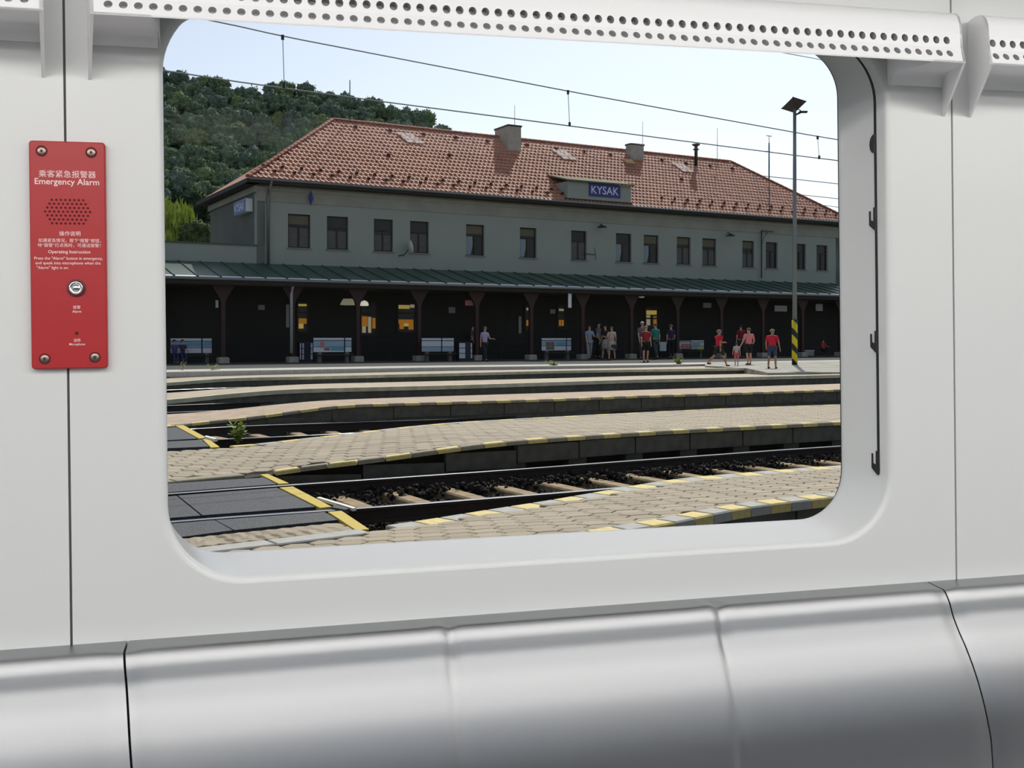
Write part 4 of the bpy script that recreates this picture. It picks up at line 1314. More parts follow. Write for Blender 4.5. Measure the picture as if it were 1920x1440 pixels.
mp = MB().tube([(sx, FB - .2, sz0), (sx, FB - .2, sz)], .055, 6).obj('bracket_pole', m_dkmetal, st)
MB().tube([(sx, FB - .2, sz - .02), (sx + 1.3, FB - .2, sz - .06)], .03, 5).obj('bracket_arm', m_dkmetal, mp)
MB().tube([(sx, FB - .2, sz - 1.2), (sx + .3, FB - .2, sz - .5), (sx + .7, FB - .2, sz - .08)], .022, 5).obj('bracket_stay', m_dkmetal, mp)
sx, sz = sl(1116, 478, FB - .35)
MB().tube([(sx - .8, FB, sz + .1), (sx, FB - .35, sz)], .03, 5).obj('antenna_arm', m_dkmetal, st)
MB().tube([(sx - .06, FB - .35, sz + .55), (sx + .06, FB - .35, sz - .35)], .025, 5).obj('antenna_rod', m_dkmetal, st)
# low annex to the side
an = thing('station_annex', 'low flat-roofed annex wall joining the station building end', 'building', matrix=MS)
AZ = 7.13
MB().box((-24, FB, 0), (S0 - .02, FB + 6, AZ)).obj('annex_wall', m_plaster, an)
MB().box((-24.1, FB - .08, AZ), (S0 - .02, FB + 6, AZ + .1)).obj('parapet_cap', mat('cap_sheet', (60, 74, 66), 0.5), an)
MB().tube([(sl(458, 440, 8)[0], 6.4, AZ), (sl(458, 440, 8)[0], 6.4, AZ + .7)], .15, 8).obj('vent_stub', m_dkmetal, an)

# canopy along the platform
cp = thing('platform_canopy', 'long green sheet-metal platform canopy on dark red columns', 'canopy', matrix=MS)
CB0, CZ0, CB1, CZ1 = -0.85, 4.86, FB - .03, 6.06
CS0, CS1 = -22.0, 60.0
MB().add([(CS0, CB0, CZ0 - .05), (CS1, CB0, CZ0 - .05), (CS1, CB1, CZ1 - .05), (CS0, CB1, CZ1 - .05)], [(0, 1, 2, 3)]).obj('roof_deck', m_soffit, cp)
W_ = 1.28
dv = Vector((0, CB1 - CB0, CZ1 - CZ0))
L_ = dv.length
dv.normalize()
mb = MB()
mb.box((.0, 0, -.02), (W_, L_, .0)); mb.box((-.02, 0, 0), (.02, L_, .06)); mb.box((-.05, 0, 0), (.05, .16, .09))
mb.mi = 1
mb.box((.06, -.03, .0), (W_ - .06, .3, .012))  # pale front strip imitates sunlight on the sheet edge
sheet = mb.mesh('roof_sheet', [m_canopy, mat('sunlit_edge_pale', (226, 231, 229), 0.4, 0.0)])
nv = Vector((1, 0, 0)).cross(dv)
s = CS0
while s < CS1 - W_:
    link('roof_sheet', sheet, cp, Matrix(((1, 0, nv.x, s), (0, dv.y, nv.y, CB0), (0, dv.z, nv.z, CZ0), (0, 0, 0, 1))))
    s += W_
MB().tube([(CS0, CB0 - .1, CZ0 - .1), (CS1, CB0 - .1, CZ0 - .1)], .1, 8).obj('gutter', m_gutter, cp, True)
MB().box((CS0, CB0, CZ0 - .36), (CS1, CB0 + .1, CZ0 - .06)).obj('edge_beam', m_fascia, cp)
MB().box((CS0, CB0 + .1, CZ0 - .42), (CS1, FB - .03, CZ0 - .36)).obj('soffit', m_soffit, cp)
colm = MB()
colm.box((-.12, -.12, .3), (.12, .12, 3.5))
colm.prism([(-.12, 3.4), (.12, 3.4), (.2, 3.7), (.66, 4.44), (-.66, 4.44), (-.2, 3.7)], Matrix(((1, 0, 0, 0), (0, 0, -1, 0), (0, 1, 0, 0), (0, 0, 0, 1))), -.1, .1)
colme = colm.mesh('column', m_column)
basem = MB().bbox((-.3, -.3, 0), (.3, .3, .34), .05).mesh('column_base', m_chim)
for k in range(-4, 15):
    c_ = link('column', colme, cp, Matrix.Translation((.09 + 4.08 * k, 0, 0)))
    link('column_base', basem, c_)
def on_plane(x0, y0, x1, y1, b):
    s0, za = sl(x0, (y0 + y1) / 2, b); s1, _ = sl(x1, (y0 + y1) / 2, b)
    xm = (x0 + x1) / 2
    return s0, s1, sl(xm, y1, b)[1], sl(xm, y0, b)[1]
sx, _ = sl(550, 600, -.7)
MB().tube([(sx, -.7, 4.75), (sx, -.55, 4.4), (sx, -.35, 4.0), (sx, -.35, .55)], .09, 8).obj('downpipe', mat('pale_pipe', (168, 170, 170), 0.5), cp, True)
# ground floor under the canopy
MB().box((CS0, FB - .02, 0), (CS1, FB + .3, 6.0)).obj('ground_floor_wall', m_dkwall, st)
m_y1 = mat('lit_amber', (214, 136, 34), 0.5, emit=0.2)
m_y2 = mat('lit_yellow', (226, 196, 96), 0.5, emit=0.26)
m_y3 = mat('lit_cream', (216, 204, 168), 0.5, emit=0.18)
GB = FB - .05
for x0, y0, x1, y1, lit in (
        (556, 566, 579, 624, ((559, 570, 575, 574, m_y2), (560, 597, 575, 607, m_y1), (560, 607, 569, 616, m_y2))),
        (675, 566, 707, 630, ((678, 593, 689, 612, m_y1), (690, 594, 696, 624, m_y3), (698, 596, 704, 616, m_y1), (679, 612, 686, 624, m_y3))),
        (744, 568, 780, 624, ((747, 572, 768, 579, m_y2), (769, 571, 777, 577, m_y3), (747, 599, 775, 607, m_y1), (749, 607, 757, 617, m_y1), (757, 606, 766, 612, m_y2), (766, 607, 775, 618, m_y1))),
        (983, 572, 997, 622, ((987, 577, 994, 582, m_y3), (987, 600, 994, 611, m_y1))),
        (1044, 572, 1061, 618, ((1048, 579, 1057, 583, m_y3), (1048, 600, 1052, 611, m_y1), (1053, 600, 1057, 611, m_y1))),
        (1208, 575, 1236, 640, ((1212, 582, 1231, 590, m_y2), (1212, 591, 1219, 610, m_y3), (1225, 593, 1231, 612, m_y1)))):
    a, b, z0, z1 = on_plane(x0, y0, x1, y1, GB)
    mb = MB()
    t = .1
    mb.box((a, GB - .06, z0), (a + t, GB, z1)); mb.box((b - t, GB - .06, z0), (b, GB, z1)); mb.box((a, GB - .06, z1 - t), (b, GB, z1)); mb.box((a, GB - .06, z0), (b, GB, z0 + t)); mb.box((a, GB - .06, z0 + (z1 - z0) * .64), (b, GB, z0 + (z1 - z0) * .68))
    w_ = mb.obj('ground_floor_window', m_frame, st)
    MB().box((a + t, GB - .01, z0 + t), (b - t, GB, z1 - t)).obj('pane', m_pane, w_)
    for l0, lz0, l1, lz1, mm in lit:
        a, b, z0, z1 = on_plane(l0, lz0, l1, lz1, GB - .02)
        MB().box((a, GB - .03, z0), (b, GB - .012, z1)).obj('lit_pane', mm, w_)
m_dimsign = mat('sign_grey', (150, 150, 148), 0.7)
def wall_sign(x0, y0, x1, y1, m, name='wall_sign', label=None, b=GB - .03, th=.04, cat='sign'):
    a, bb, z0, z1 = on_plane(x0, y0, x1, y1, b)
    o = MB().box((0, 0, 0), (bb - a, th, z1 - z0)).obj(name, m, None, matrix=MS @ Matrix.Translation((a, b - th, z0)))
    if label: tag(o, label, cat)
    return o
wall_sign(484, 572, 496, 581, m_dimsign, label='small pale notice on the dark wall beside the white downpipe')
wall_sign(841, 576, 853, 587, m_dimsign, label='small pale notice above the two-panel white bench')
wall_sign(1031, 580, 1041, 588, m_dimsign, label='small pale notice beside the narrow lit window over a bench')
wall_sign(1452, 573, 1475, 584, m_signw, label='wide white sign under the canopy near the striped lamp post')
wall_sign(1529, 570, 1542, 583, m_signw, label='square white sign under the canopy past the striped lamp post')
wall_sign(536, 571, 542, 614, m_dimsign, 'door_edge', 'tall narrow pale door edge next to the white downpipe', cat='door edge')
wall_sign(972, 593, 977, 625, m_dimsign, 'notice_strip', 'tall narrow pale notice beside a lit window and column', cat='notice')
wall_sign(1065, 545, 1071, 577, m_signw, 'hanging_banner', 'narrow white banner hanging below the canopy edge', b=-.5, cat='banner')
wall_sign(872, 563, 888, 573, mat('sign_red', (186, 120, 120), 0.6), 'hanging_sign', 'small reddish sign hanging beside a canopy column', b=.6)
wall_sign(1318, 568, 1333, 577, m_dimsign, 'hanging_sign', 'dim sign panel above the people in red shirts', b=2.0)
wall_sign(404, 563, 409, 577, m_dimsign, 'hanging_sign', 'dim narrow board on the column nearest the seated people', b=-.2)
def hung_lamp(px, py, b, r, label, mm, dome=False):
    s_, z_ = sl(px, py, b)
    t = thing('hanging_lamp', label, 'lamp', matrix=MS @ Matrix.Translation((s_, b, z_)))
    MB().tube([(0, 0, .1), (0, 0, CZ0 - .42 - z_)], .02, 5).obj('stem', m_dkmetal, t)
    if dome: MB().lathe([(r * .2, r * .9), (r * .75, r * .6), (r, 0), (r * .9, -r * .3)], n=14).obj('lamp_globe', mm, t, True)
    else: MB().lathe([(r * .6, .26), (r * .8, .1), (r, -.12), (r * .95, -.14)], n=4).obj('lamp_shade', mm, t)
m_lampon = mat('lamp_lit', (240, 236, 214), 0.5, emit=0.5)
m_lampdim = mat('lamp_dim', (206, 202, 168), 0.5, emit=0.16)
hung_lamp(683, 571, 2.2, .28, 'lit white dome lamp beside a canopy column', m_lampon, True)
hung_lamp(653, 568, 2.2, .55, 'lit box lamp with slanted shade under the canopy', m_lampdim)
for i, (px, py, lb) in enumerate(((776, 540, 'small round light on the canopy ceiling above a lit window'), (1184, 552, 'first of two small ceiling lights near the yellow lit door'), (1203, 552, 'second of two small ceiling lights near the yellow lit door'))):
    s_, z_ = sl(px, py, 1.2)
    o = MB().lathe([(.05, .0), (.2, .03), (.2, .12)], n=12).obj('ceiling_light', m_lampdim, None, matrix=MS @ Matrix.Translation((s_, 1.2, CZ0 - .53)))
    tag(o, lb, 'lamp')
# ================================================================== BENCHES, BINS, RAILING, LAMP POST
m_panelw = mat('panel_white', (196, 198, 206), 0.6)
m_panelb = mat('panel_blue', (138, 160, 176), 0.6, var=0.4, scale=3, rgb2=(168, 180, 190))
m_print1 = mat('print_pink', (176, 96, 104), 0.7, var=0.6, scale=6, rgb2=(196, 150, 140))
m_print2 = mat('print_teal', (96, 150, 168), 0.7)
m_print3 = mat('print_yellow', (190, 196, 62), 0.7)
m_print4 = mat('print_brown', (120, 104, 96), 0.7, var=0.5, scale=5)
m_legd = mat('bench_leg', (100, 100, 98), 0.7)
def ground_bs(px, py): 
    p = ground(px, py)
    return (p - SO).dot(SD), (p - SO).dot(SN)
def station_bench(x0, x1, ytop, ybot, base, label, splits, prints, plain=False):
    s0, b0 = ground_bs((x0 + x1) / 2, base)
    bb = b0
    a, _ = sl(x0, ytop, bb); b, _ = sl(x1, ytop, bb)
    xm = (x0 + x1) / 2
    zt, zb = sl(xm, ytop, bb)[1], sl(xm, ybot, bb)[1]
    t = thing('station_bench', label, 'bench', matrix=MS @ Matrix.Translation((a, bb, 0)))
    w = b - a
    segs = [0.0] + splits + [1.0]
    for i in range(len(segs) - 1):
        p0, p1 = w * segs[i] + (.04 if i else 0), w * segs[i + 1] - (.04 if i < len(segs) - 2 else 0)
        h = zt - zb
        MB().box((p0, 0, zt - h * .16), (p1, .05, zt)).obj('top_rail', m_panelw, t)
        MB().box((p0, .01, zb + h * .38), (p1, .05, zt - h * .22)).obj('advert_panel', m_panelb if not plain else m_panelw, t)
        MB().box((p0, .01, zb), (p1, .05, zb + h * .34)).obj('back_panel', m_panelw if not plain else m_panelb, t)
        MB().box((p0, .02, zb - .02), (p1, .035, zt)).obj('back_sheet', m_blue if False else mat('bench_sheet', (70, 78, 96), 0.7), t)
    for f0, f1, g0, g1, m in prints:
        h = zt - zb
        MB().box((w * f0, -.006, zb + h * g0), (w * f1, .012, zb + h * g1)).obj('advert_print', m, t)
    for f in (.16, .88):
        MB().box((w * f - .1, -.05, 0), (w * f + .1, .2, zb)).obj('leg', m_legd, t)
    for k in range(3):
        MB().box((0, -.16 - .15 * k, .44), (w, -.04 - .15 * k, .48)).obj('seat_slat', mat('bench_slat', (66, 56, 48), 0.8), t)
    return t
station_bench(320, 397, 634.5, 662, 681, 'pale panelled bench with two people sitting on it', [.76], [(.36, .74, .5, .72, m_print2), (.8, .98, .5, .72, m_print2)])
station_bench(588, 659, 633.5, 660, 679.5, 'pale panelled bench with pink and teal advert next to dark bin', [.82], [(.17, .27, .3, .75, m_print1), (.45, .8, .1, .42, m_print2), (.28, .42, .12, .3, m_print4)])
station_bench(791, 851, 634, 659, 677, 'pale bench of two plain blue-white panels beside column', [.62], [], True)
station_bench(1016, 1071, 634, 657, 674, 'pale panelled bench with brownish advert in front of a lit window', [.84], [(.14, .42, .05, .7, m_print4), (.5, .8, .4, .7, m_print2)])
station_bench(1267, 1320, 638, 655, 670, 'white advert bench with pink and yellow print beside man in red', [.12], [(.2, .55, .08, .62, m_print1), (.78, .98, .05, .3, m_print3), (.6, .86, .4, .85, m_panelb)], True)
def bin_(x0, x1, y0, base, label, light_first):
    s0, bb = ground_bs((x0 + x1) / 2, base)
    a, _ = sl(x0, y0, bb); b, _ = sl(x1, y0, bb)
    zt = sl((x0 + x1) / 2, y0, bb)[1]
    t = thing('waste_bin', label, 'bin', matrix=MS @ Matrix.Translation((a, bb, 0)))
    w = b - a
    MB().bbox((.0, 0, .12), (w, .5, zt), .04).obj('body', mat('bin_blue', (34, 36, 58), 0.6), t)
    MB().box((.02, .03, 0), (w - .02, .47, .12)).obj('foot', m_dkmetal, t)
    for f0, f1 in (((.0, .1), (.2, .32), (.86, 1.0)) if not light_first else ((.0, .46), (.9, 1.0))):
        for k in range(3):
            MB().box((w * f0, -.012, .16 + (zt - .2) * k / 3), (w * f1, .0, .12 + (zt - .2) * (k + 1) / 3)).obj('side_strip', m_panelw, t)
bin_(562, 586, 641, 679, 'dark blue waste bin with white strips beside the downpipe', False)
bin_(861, 885, 641, 676.5, 'waste bin with pale front half beside the walking person', True)
# railing
ra0, rbb = ground_bs(660, 676.5)
ra1, _ = ground_bs(1190, 671)
rl = thing('railing', 'thin dark railing running behind the platform benches', 'railing', matrix=MS)
for z in (1.25, .62):
    MB().tube([(ra0, 1.1, z), (ra0 + 26, 1.1, z)], .025, 5).obj('rail_bar', m_dkmetal, rl)
for k in range(14):
    MB().tube([(ra0 + 2 * k, 1.1, 0), (ra0 + 2 * k, 1.1, 1.25)], .025, 5).obj('rail_post', m_dkmetal, rl)
# lamp post with solar panel
pb = ground(1490, 684)
lpst = thing('lamp_post', 'tall grey lamp post with solar panel and yellow-black striped foot', 'lamp post', pb)
dep = pb.y
kz = lambda py: EYE + (HY - py) * dep / F
def stripes():
    m = bpy.data.materials.new('hazard_stripes')
    m.use_nodes = True
    nt = m.node_tree
    b = nt.nodes['Principled BSDF']
    b.inputs['Roughness'].default_value = 0.6
    tc = nt.nodes.new('ShaderNodeTexCoord')
    sp = nt.nodes.new('ShaderNodeSeparateXYZ')
    nt.links.new(tc.outputs['Object'], sp.inputs[0])
    ma = nt.nodes.new('ShaderNodeMath'); ma.operation = 'MULTIPLY_ADD'
    ma.inputs[1].default_value = 1.15; ma.inputs[2].default_value = 0.0
    nt.links.new(sp.outputs['X'], ma.inputs[0])
    ad = nt.nodes.new('ShaderNodeMath'); ad.operation = 'ADD'
    nt.links.new(ma.outputs[0], ad.inputs[0]); nt.links.new(sp.outputs['Z'], ad.inputs[1])
    mo = nt.nodes.new('ShaderNodeMath'); mo.operation = 'PINGPONG'
    mo.inputs[1].default_value = 0.41
    nt.links.new(ad.outputs[0], mo.inputs[0])
    gt = nt.nodes.new('ShaderNodeMath'); gt.operation = 'GREATER_THAN'
    gt.inputs[1].default_value = 0.18
    nt.links.new(mo.outputs[0], gt.inputs[0])
    mx = nt.nodes.new('ShaderNodeMix'); mx.data_type = 'RGBA'
    mx.inputs[6].default_value = (.012, .012, .014, 1)
    mx.inputs[7].default_value = (lin(214), lin(196), lin(24), 1)
    nt.links.new(gt.outputs[0], mx.inputs[0])
    nt.links.new(mx.outputs[2], b.inputs['Base Color'])
    return m
MB().tube([(0, 0, 0), (0, 0, kz(600))], .155, 12).obj('striped_foot', stripes(), lpst, True)
MB().tube([(0, 0, kz(600)), (0, 0, kz(204))], [.12, .085], 10).obj('pole', mat('post_grey', (120, 128, 130), 0.5, 0.3), lpst, True)
T = Matrix.Translation((-.05, 0, kz(197))) @ Matrix.Rotation(R(25), 4, 'Z') @ Matrix.Rotation(R(-24), 4, 'X') @ Matrix.Rotation(R(12), 4, 'Y')
sp_ = MB().box((-.42, -.5, -.02), (.42, .5, .02)).obj('solar_panel', mat('solar_back', (62, 56, 60), 0.6), lpst, matrix=T)
MB().box((-.44, -.52, -.012), (.44, -.48, .03)).obj('panel_frame', m_dkmetal, sp_)
MB().box((-.44, .48, -.012), (.44, .52, .03)).obj('panel_frame', m_dkmetal, sp_)
MB().tube([(0, 0, kz(216)), (.34, -.1, kz(211))], .05, 6).obj('lamp_arm', m_dkmetal, lpst)
MB().bbox((.2, -.22, kz(212)), (.64, .02, kz(209)), .03).obj('lamp_head', m_dkmetal, lpst)
MB().tube([(.05, 0, kz(203)), (.3, -.1, kz(208))], .025, 5).obj('arm_stay', m_dkmetal, lpst)
# grey crate at the foot of the wall
s_, bb = ground_bs(1518, 667)
cr_ = thing('storage_crate', 'grey crate standing under the canopy past the lamp post', 'crate', matrix=MS @ Matrix.Translation((s_, bb, 0)))
MB().bbox((-.5, 0, 0), (.5, .5, .42), .03).obj('body', m_dimsign, cr_)
MB().box((-.53, -.03, .38), (.53, .53, .46)).obj('lid', m_panelw, cr_)

# ================================================================== OVERHEAD LINE
m_wire = mat('wire', (120, 132, 134), 0.5, 0.4)
def contact_line(label, low, up, drops, r):
    t = thing('overhead_line', label, 'overhead wire')
    zl = 5.15
    plan = []
    for px, py in low:
        d = F * (zl - EYE) / (HY - py)
        plan.append((px, d))
    def dep_at(px):
        return float(np.interp(px, [p for p, _ in plan], [d for _, d in plan]))
    xs = np.linspace(low[0][0], low[-1][0], 40)
    ys = np.interp(xs, [p for p, _ in low], [y for _, y in low])
    MB().tube([at(x, y, dep_at(x)) for x, y in zip(xs, ys)], r, 5).obj('contact_wire', m_wire, t)
    ys2 = np.interp(xs, [p for p, _ in up], [y for _, y in up])
    MB().tube([at(x, y, dep_at(x)) for x, y in zip(xs, ys2)], r, 5).obj('messenger_wire', m_wire, t)
    for px, y0, y1 in drops:
        d = dep_at(px)
        dr = MB().tube([at(px, y0, d), at(px + 3, y1, d)], r * .5, 4).obj('dropper', m_wire, t)
        for y in (y0 + 2, y1 - 2):
            p = at(px + (3 if y > (y0 + y1) / 2 else 0), y, d)
            MB().cbox(p, (.04, .04, .07)).obj('wire_clamp', m_dkmetal, dr)
contact_line('pair of overhead wires with droppers crossing the sky above the roof', [(-200, 62), (240, 122), (450, 154), (720, 191), (1067, 236), (1300, 267), (1535, 297), (2100, 362)], [(-200, -75), (240, 10), (415, 42), (530, 68), (800, 120), (1065, 171), (1300, 214), (1533, 256), (2100, 346)], ((530, 68, 162), (1065, 171, 235), (1533, 256, 297)), .011)
def far_wire(label, pts, depth, r):
    o = MB().tube([at(px, py, depth + k * 4) for k, (px, py) in enumerate(pts)], r, 5).obj('far_wire', mat('far_wire', (170, 184, 190), 0.6))
    tag(o, label, 'overhead wire')
far_wire('faint far wire meeting the roof hip near the mast', [(1400, 327), (1480, 335), (2200, 412)], 110, .045)
far_wire('faint far wire in the middle right of the roof hip', [(1480, 363), (1575, 373), (2200, 428)], 110, .04)
far_wire('faintest lowest far wire just above the roof end', [(1520, 382), (1575, 389), (2200, 452)], 110, .035)
far_wire('thin wire crossing the window top corner under the cover', [(1400, 86), (1480, 101), (1545, 113), (2000, 200)], 20, .011)

# ================================================================== FOREST HILL AND TREES
SKY_PTS = [(60, 100), (200, 118), (312, 132), (350, 136), (420, 150), (470, 172), (500, 157), (560, 155), (610, 162), (650, 178), (700, 186), (740, 198), (790, 207), (815, 226), (835, 243), (900, 300), (960, 360), (1050, 430), (1300, 560), (1600, 596), (2600, 604)]
def skyline(px): return float(np.interp(px, [p for p, _ in SKY_PTS], [y for _, y in SKY_PTS]))
def hill_point(px, t, lift=0.0):
    """t = 0 at the skyline, 1 at the foot"""
    y = skyline(px) + 14 + (max(500, skyline(px) + 18) - skyline(px)) * t
    d = 480 - 250 * t
    return at(px, y, d) + Vector((0, 0, lift))
mb = MB()
mb.grid([[hill_point(px, t, -3.0) for px in range(-500, 2601, 50)] for t in np.linspace(-.02, 1.1, 12)])
mb.grid([[hill_point(px, -.02, -3.0) for px in range(-500, 2601, 50)], [hill_point(px, -.02, -3.0) + Vector((0, 260, -60)) for px in range(-500, 2601, 50)]])
struct(mb.obj('hillside', mat('hill_ground', (44, 56, 38), 0.95, var=0.5, scale=.05)), 'dark wooded slope of the hill behind the station')
def crown_mesh(name, seed, m, leaves=1100, lump=.34, squash=.85, leaf=.11, droop=0, trunk=1.9):
    rn = random.Random(seed)
    bm = bmesh.new()
    bmesh.ops.create_icosphere(bm, subdivisions=4, radius=1.0)
    off = Vector((seed * 7.3, seed * 3.1, seed * 1.7))
    for v in bm.verts:
        n = v.co.normalized()
        k = 1 + lump * noise.noise(n * 1.6 + off) + lump * .75 * noise.noise(n * 3.7 + off) + .16 * noise.noise(n * 8 + off)
        v.co = Vector((n.x * k, n.y * k, n.z * k * squash))
    vs = [v.co.copy() for v in bm.verts]
    mb = MB()
    mb.add(vs, [tuple(v.index for v in f.verts) for f in bm.faces])
    bm.free()
    for k in range(leaves):
        c = rn.choice(vs) * rn.uniform(.9, 1.12)
        s = leaf * rn.uniform(.5, 1.3)
        r1 = Vector((rn.uniform(-1, 1), rn.uniform(-1, 1), rn.uniform(-1, 1))).normalized()
        r2 = r1.cross(Vector((rn.uniform(-1, 1), rn.uniform(-1, 1), rn.uniform(-1, 1)))).normalized()
        if droop: r1 = Vector((rn.uniform(-.25, .25), rn.uniform(-.25, .25), -1)) * 2.6
        mb.add([c - r1 * s, c + r2 * s * .6, c + r1 * s, c - r2 * s * .6], [(0, 1, 2, 3)])
    mb.add([(.05, 0, -trunk), (-.05, .05, -trunk), (-.05, -.05, -trunk), (.05, 0, 0), (-.05, .05, 0), (-.05, -.05, 0)], [(0, 1, 4, 3), (1, 2, 5, 4), (2, 0, 3, 5)])
    me = mb.mesh(name, m)
    for p in me.polygons: p.use_smooth = True
    return me
hazy_greens = [((120, 134, 116), (90, 106, 94)), ((126, 142, 116), (96, 114, 96)), ((124, 140, 108), (92, 110, 88)), ((140, 154, 108), (106, 124, 90)), ((134, 150, 98), (98, 116, 78))]  # distance haze is mixed into these leaf colours
tree_me = []
for i, (c1_, c2_) in enumerate(hazy_greens):
    mm = mat('foliage_%d' % i, c1_, 0.9, var=1.0, scale=2.2, rgb2=c2_, spec=0.1)
    tree_me.append(crown_mesh('forest_tree', i + 1, mm)); tree_me.append(crown_mesh('forest_tree', i + 11, mm, lump=.42))
rn = random.Random(5)
roof_y = lambda px: np.interp(px, [380, 470, 625, 1000], [383, 333, 225, 265])
cnt = 0
t = 0.0
while t < 1.02:
    d = 480 - 250 * t
    px = -60 + rn.uniform(0, 30)
    while px < 880:
        rad = rn.uniform(3.0, 4.6)
        y = skyline(px) + 14 + (500 - skyline(px)) * t
        if y < 470 and not (px > 385 and y > roof_y(px) + 45) and not (px < 180 and t > .75):
            p = hill_point(px + rn.uniform(-6, 6), max(0, t + rn.uniform(-.03, .03)), 0)
            me = tree_me[min(len(tree_me) - 1, max(0, int(rn.gauss(2.5 + 4.5 * t, 2.4))))]
            o = link('forest_tree', me)
            o.location = p
            o.rotation_euler = (0, 0, rn.uniform(0, 6.28))
            o.scale = (rad, rad, rad * rn.uniform(.9, 1.25))
            tag(o, 'dusky green tree crown on the hill skyline' if t < .03 else ('green tree in the middle of the wooded hillside' if t < .55 else 'lighter green tree low on the wooded hillside'), 'tree', 'trees on the hill skyline' if t < .03 else ('trees on the middle of the hill' if t < .55 else 'trees low on the hill'))
            cnt += 1
        px += rad * 2000 / d * 1.75
    t += .05 + .03 * t
print('trees', cnt)
mw = mat('willow_leaf', (176, 190, 84), 0.8, var=0.8, scale=3, rgb2=(128, 150, 60), spec=0.2)
def solo_tree(name, label, px, py, d, rad, me, sz=1.0):
    o = link(name, me)
    o.location = at(px, py, d)
    o.scale = (rad, rad, rad * sz)
    tag(o, label, 'tree')
solo_tree('willow_tree', 'bright yellow-green drooping tree behind the low annex', 322, 438, 100, 2.0, crown_mesh('willow_tree', 31, mw, 1500, .3, 1.1, .14, 1, 5.4), 1.1)
mdk = mat('dark_bush', (96, 112, 70), 0.9, var=1.0, scale=3, rgb2=(56, 70, 48), spec=0.1)
solo_tree('dark_tree', 'dark leafy bush between the yellow-green tree and building', 372, 442, 98, 1.5, crown_mesh('dark_tree', 41, mdk, trunk=7.2))
solo_tree('dark_tree', 'dark tree standing behind the back corner of the building', 352, 402, 296, 6.2, crown_mesh('dark_tree', 42, mat('deep_green', (56, 72, 46), 0.9, var=1.0, scale=3, rgb2=(34, 46, 32), spec=0.1)))

# weeds
m_weed = mat('weed_green', (150, 164, 78), 0.8, var=0.7, scale=12, rgb2=(112, 132, 58))
def weed(name, label, px, py, z, h, n, spread, seed, leafw=.03):
    rn = random.Random(seed)
    p = ground(px, py, z)
    t = thing(name, label, 'weed', p)
    st_ = MB(); lf = MB()
    for k in range(n):
        a = rn.uniform(0, 6.28)
        tip = Vector((math.cos(a) * spread * rn.uniform(.2, 1), math.sin(a) * spread * rn.uniform(.2, 1), h * rn.uniform(.55, 1)))
        st_.tube([(tip.x * .1, tip.y * .1, 0), tip * .5 + Vector((0, 0, h * .08)), tip], [.008, .006, .003], 4)
        for j in range(12):
            c = tip * rn.uniform(.2, 1.0)
            d = Vector((rn.uniform(-1, 1), rn.uniform(-1, 1), rn.uniform(-.2, .8))).normalized()
            s = leafw * rn.uniform(.8, 1.8)
            w = d.cross(Vector((0, 0, 1))).normalized()
            lf.add([c, c + d * s * 1.5 + w * s * .7, c + d * s * 3, c + d * s * 1.5 - w * s * .7], [(0, 1, 2, 3)])
    st_.obj('stem', m_weed, t); lf.obj('foliage', m_weed, t, fix=False)
weed('weed_plant', 'bushy green weed growing beside the second track', 446, 832, -.42, .36, 16, .13, 1)
weed('grass_tuft', 'thin grass tuft at the main platform edge near the seated people', 342, 698, -.1, .7, 5, .15, 2, .02)
weed('grass_tuft', 'low leafy tuft at the main platform edge past the first bench', 402, 698, -.1, .35, 8, .5, 3, .03)
weed('grass_tuft', 'small tuft at the platform edge below the standing group', 1040, 689, -.1, .3, 10, .5, 4, .04)
weed('grass_tuft', 'tuft at the platform edge before the man in dark shorts', 1275, 686, -.1, .4, 10, .4, 5, .05)

# ================================================================== PEOPLE
def skin_mesh(name, verts, edges, radii, m, sub=1):
    bm = bmesh.new()
    sk = bm.verts.layers.skin.verify()
    vs = []
    for i, (p, r) in enumerate(zip(verts, radii)):
        v = bm.verts.new(p)
        v[sk].radius = r if isinstance(r, tuple) else (r, r)
        v[sk].use_root = (i == 0)
        vs.append(v)
    for a, b in edges:
        bm.edges.new((vs[a], vs[b]))
    me0 = bpy.data.meshes.new(name)
    bm.to_mesh(me0)
    bm.free()
    o = bpy.data.objects.new(name, me0)
    COL.objects.link(o)
    md = o.modifiers.new('skin', 'SKIN'); md.use_smooth_shade = True
    sb = o.modifiers.new('sub', 'SUBSURF'); sb.levels = sub; sb.render_levels = sub
    bpy.context.view_layer.update()
    me = evaluated_mesh(o, name)
    bpy.data.objects.remove(o)
    bpy.data.meshes.remove(me0)
    me.materials.clear()
    me.materials.append(m)
    for p in me.polygons: p.use_smooth = True
    return me
m_skin = mat('skin', (196, 148, 122), 0.6)
m_skin2 = mat('skin_tan', (168, 118, 94), 0.6)
m_eye = mat('eye_dark', (30, 24, 22), 0.3)
CLOTH = {}
def cloth(rgb):
    if rgb not in CLOTH: CLOTH[rgb] = mat('cloth_%d_%d_%d' % rgb, rgb, 0.9, var=0.25, scale=9)
    return CLOTH[rgb]
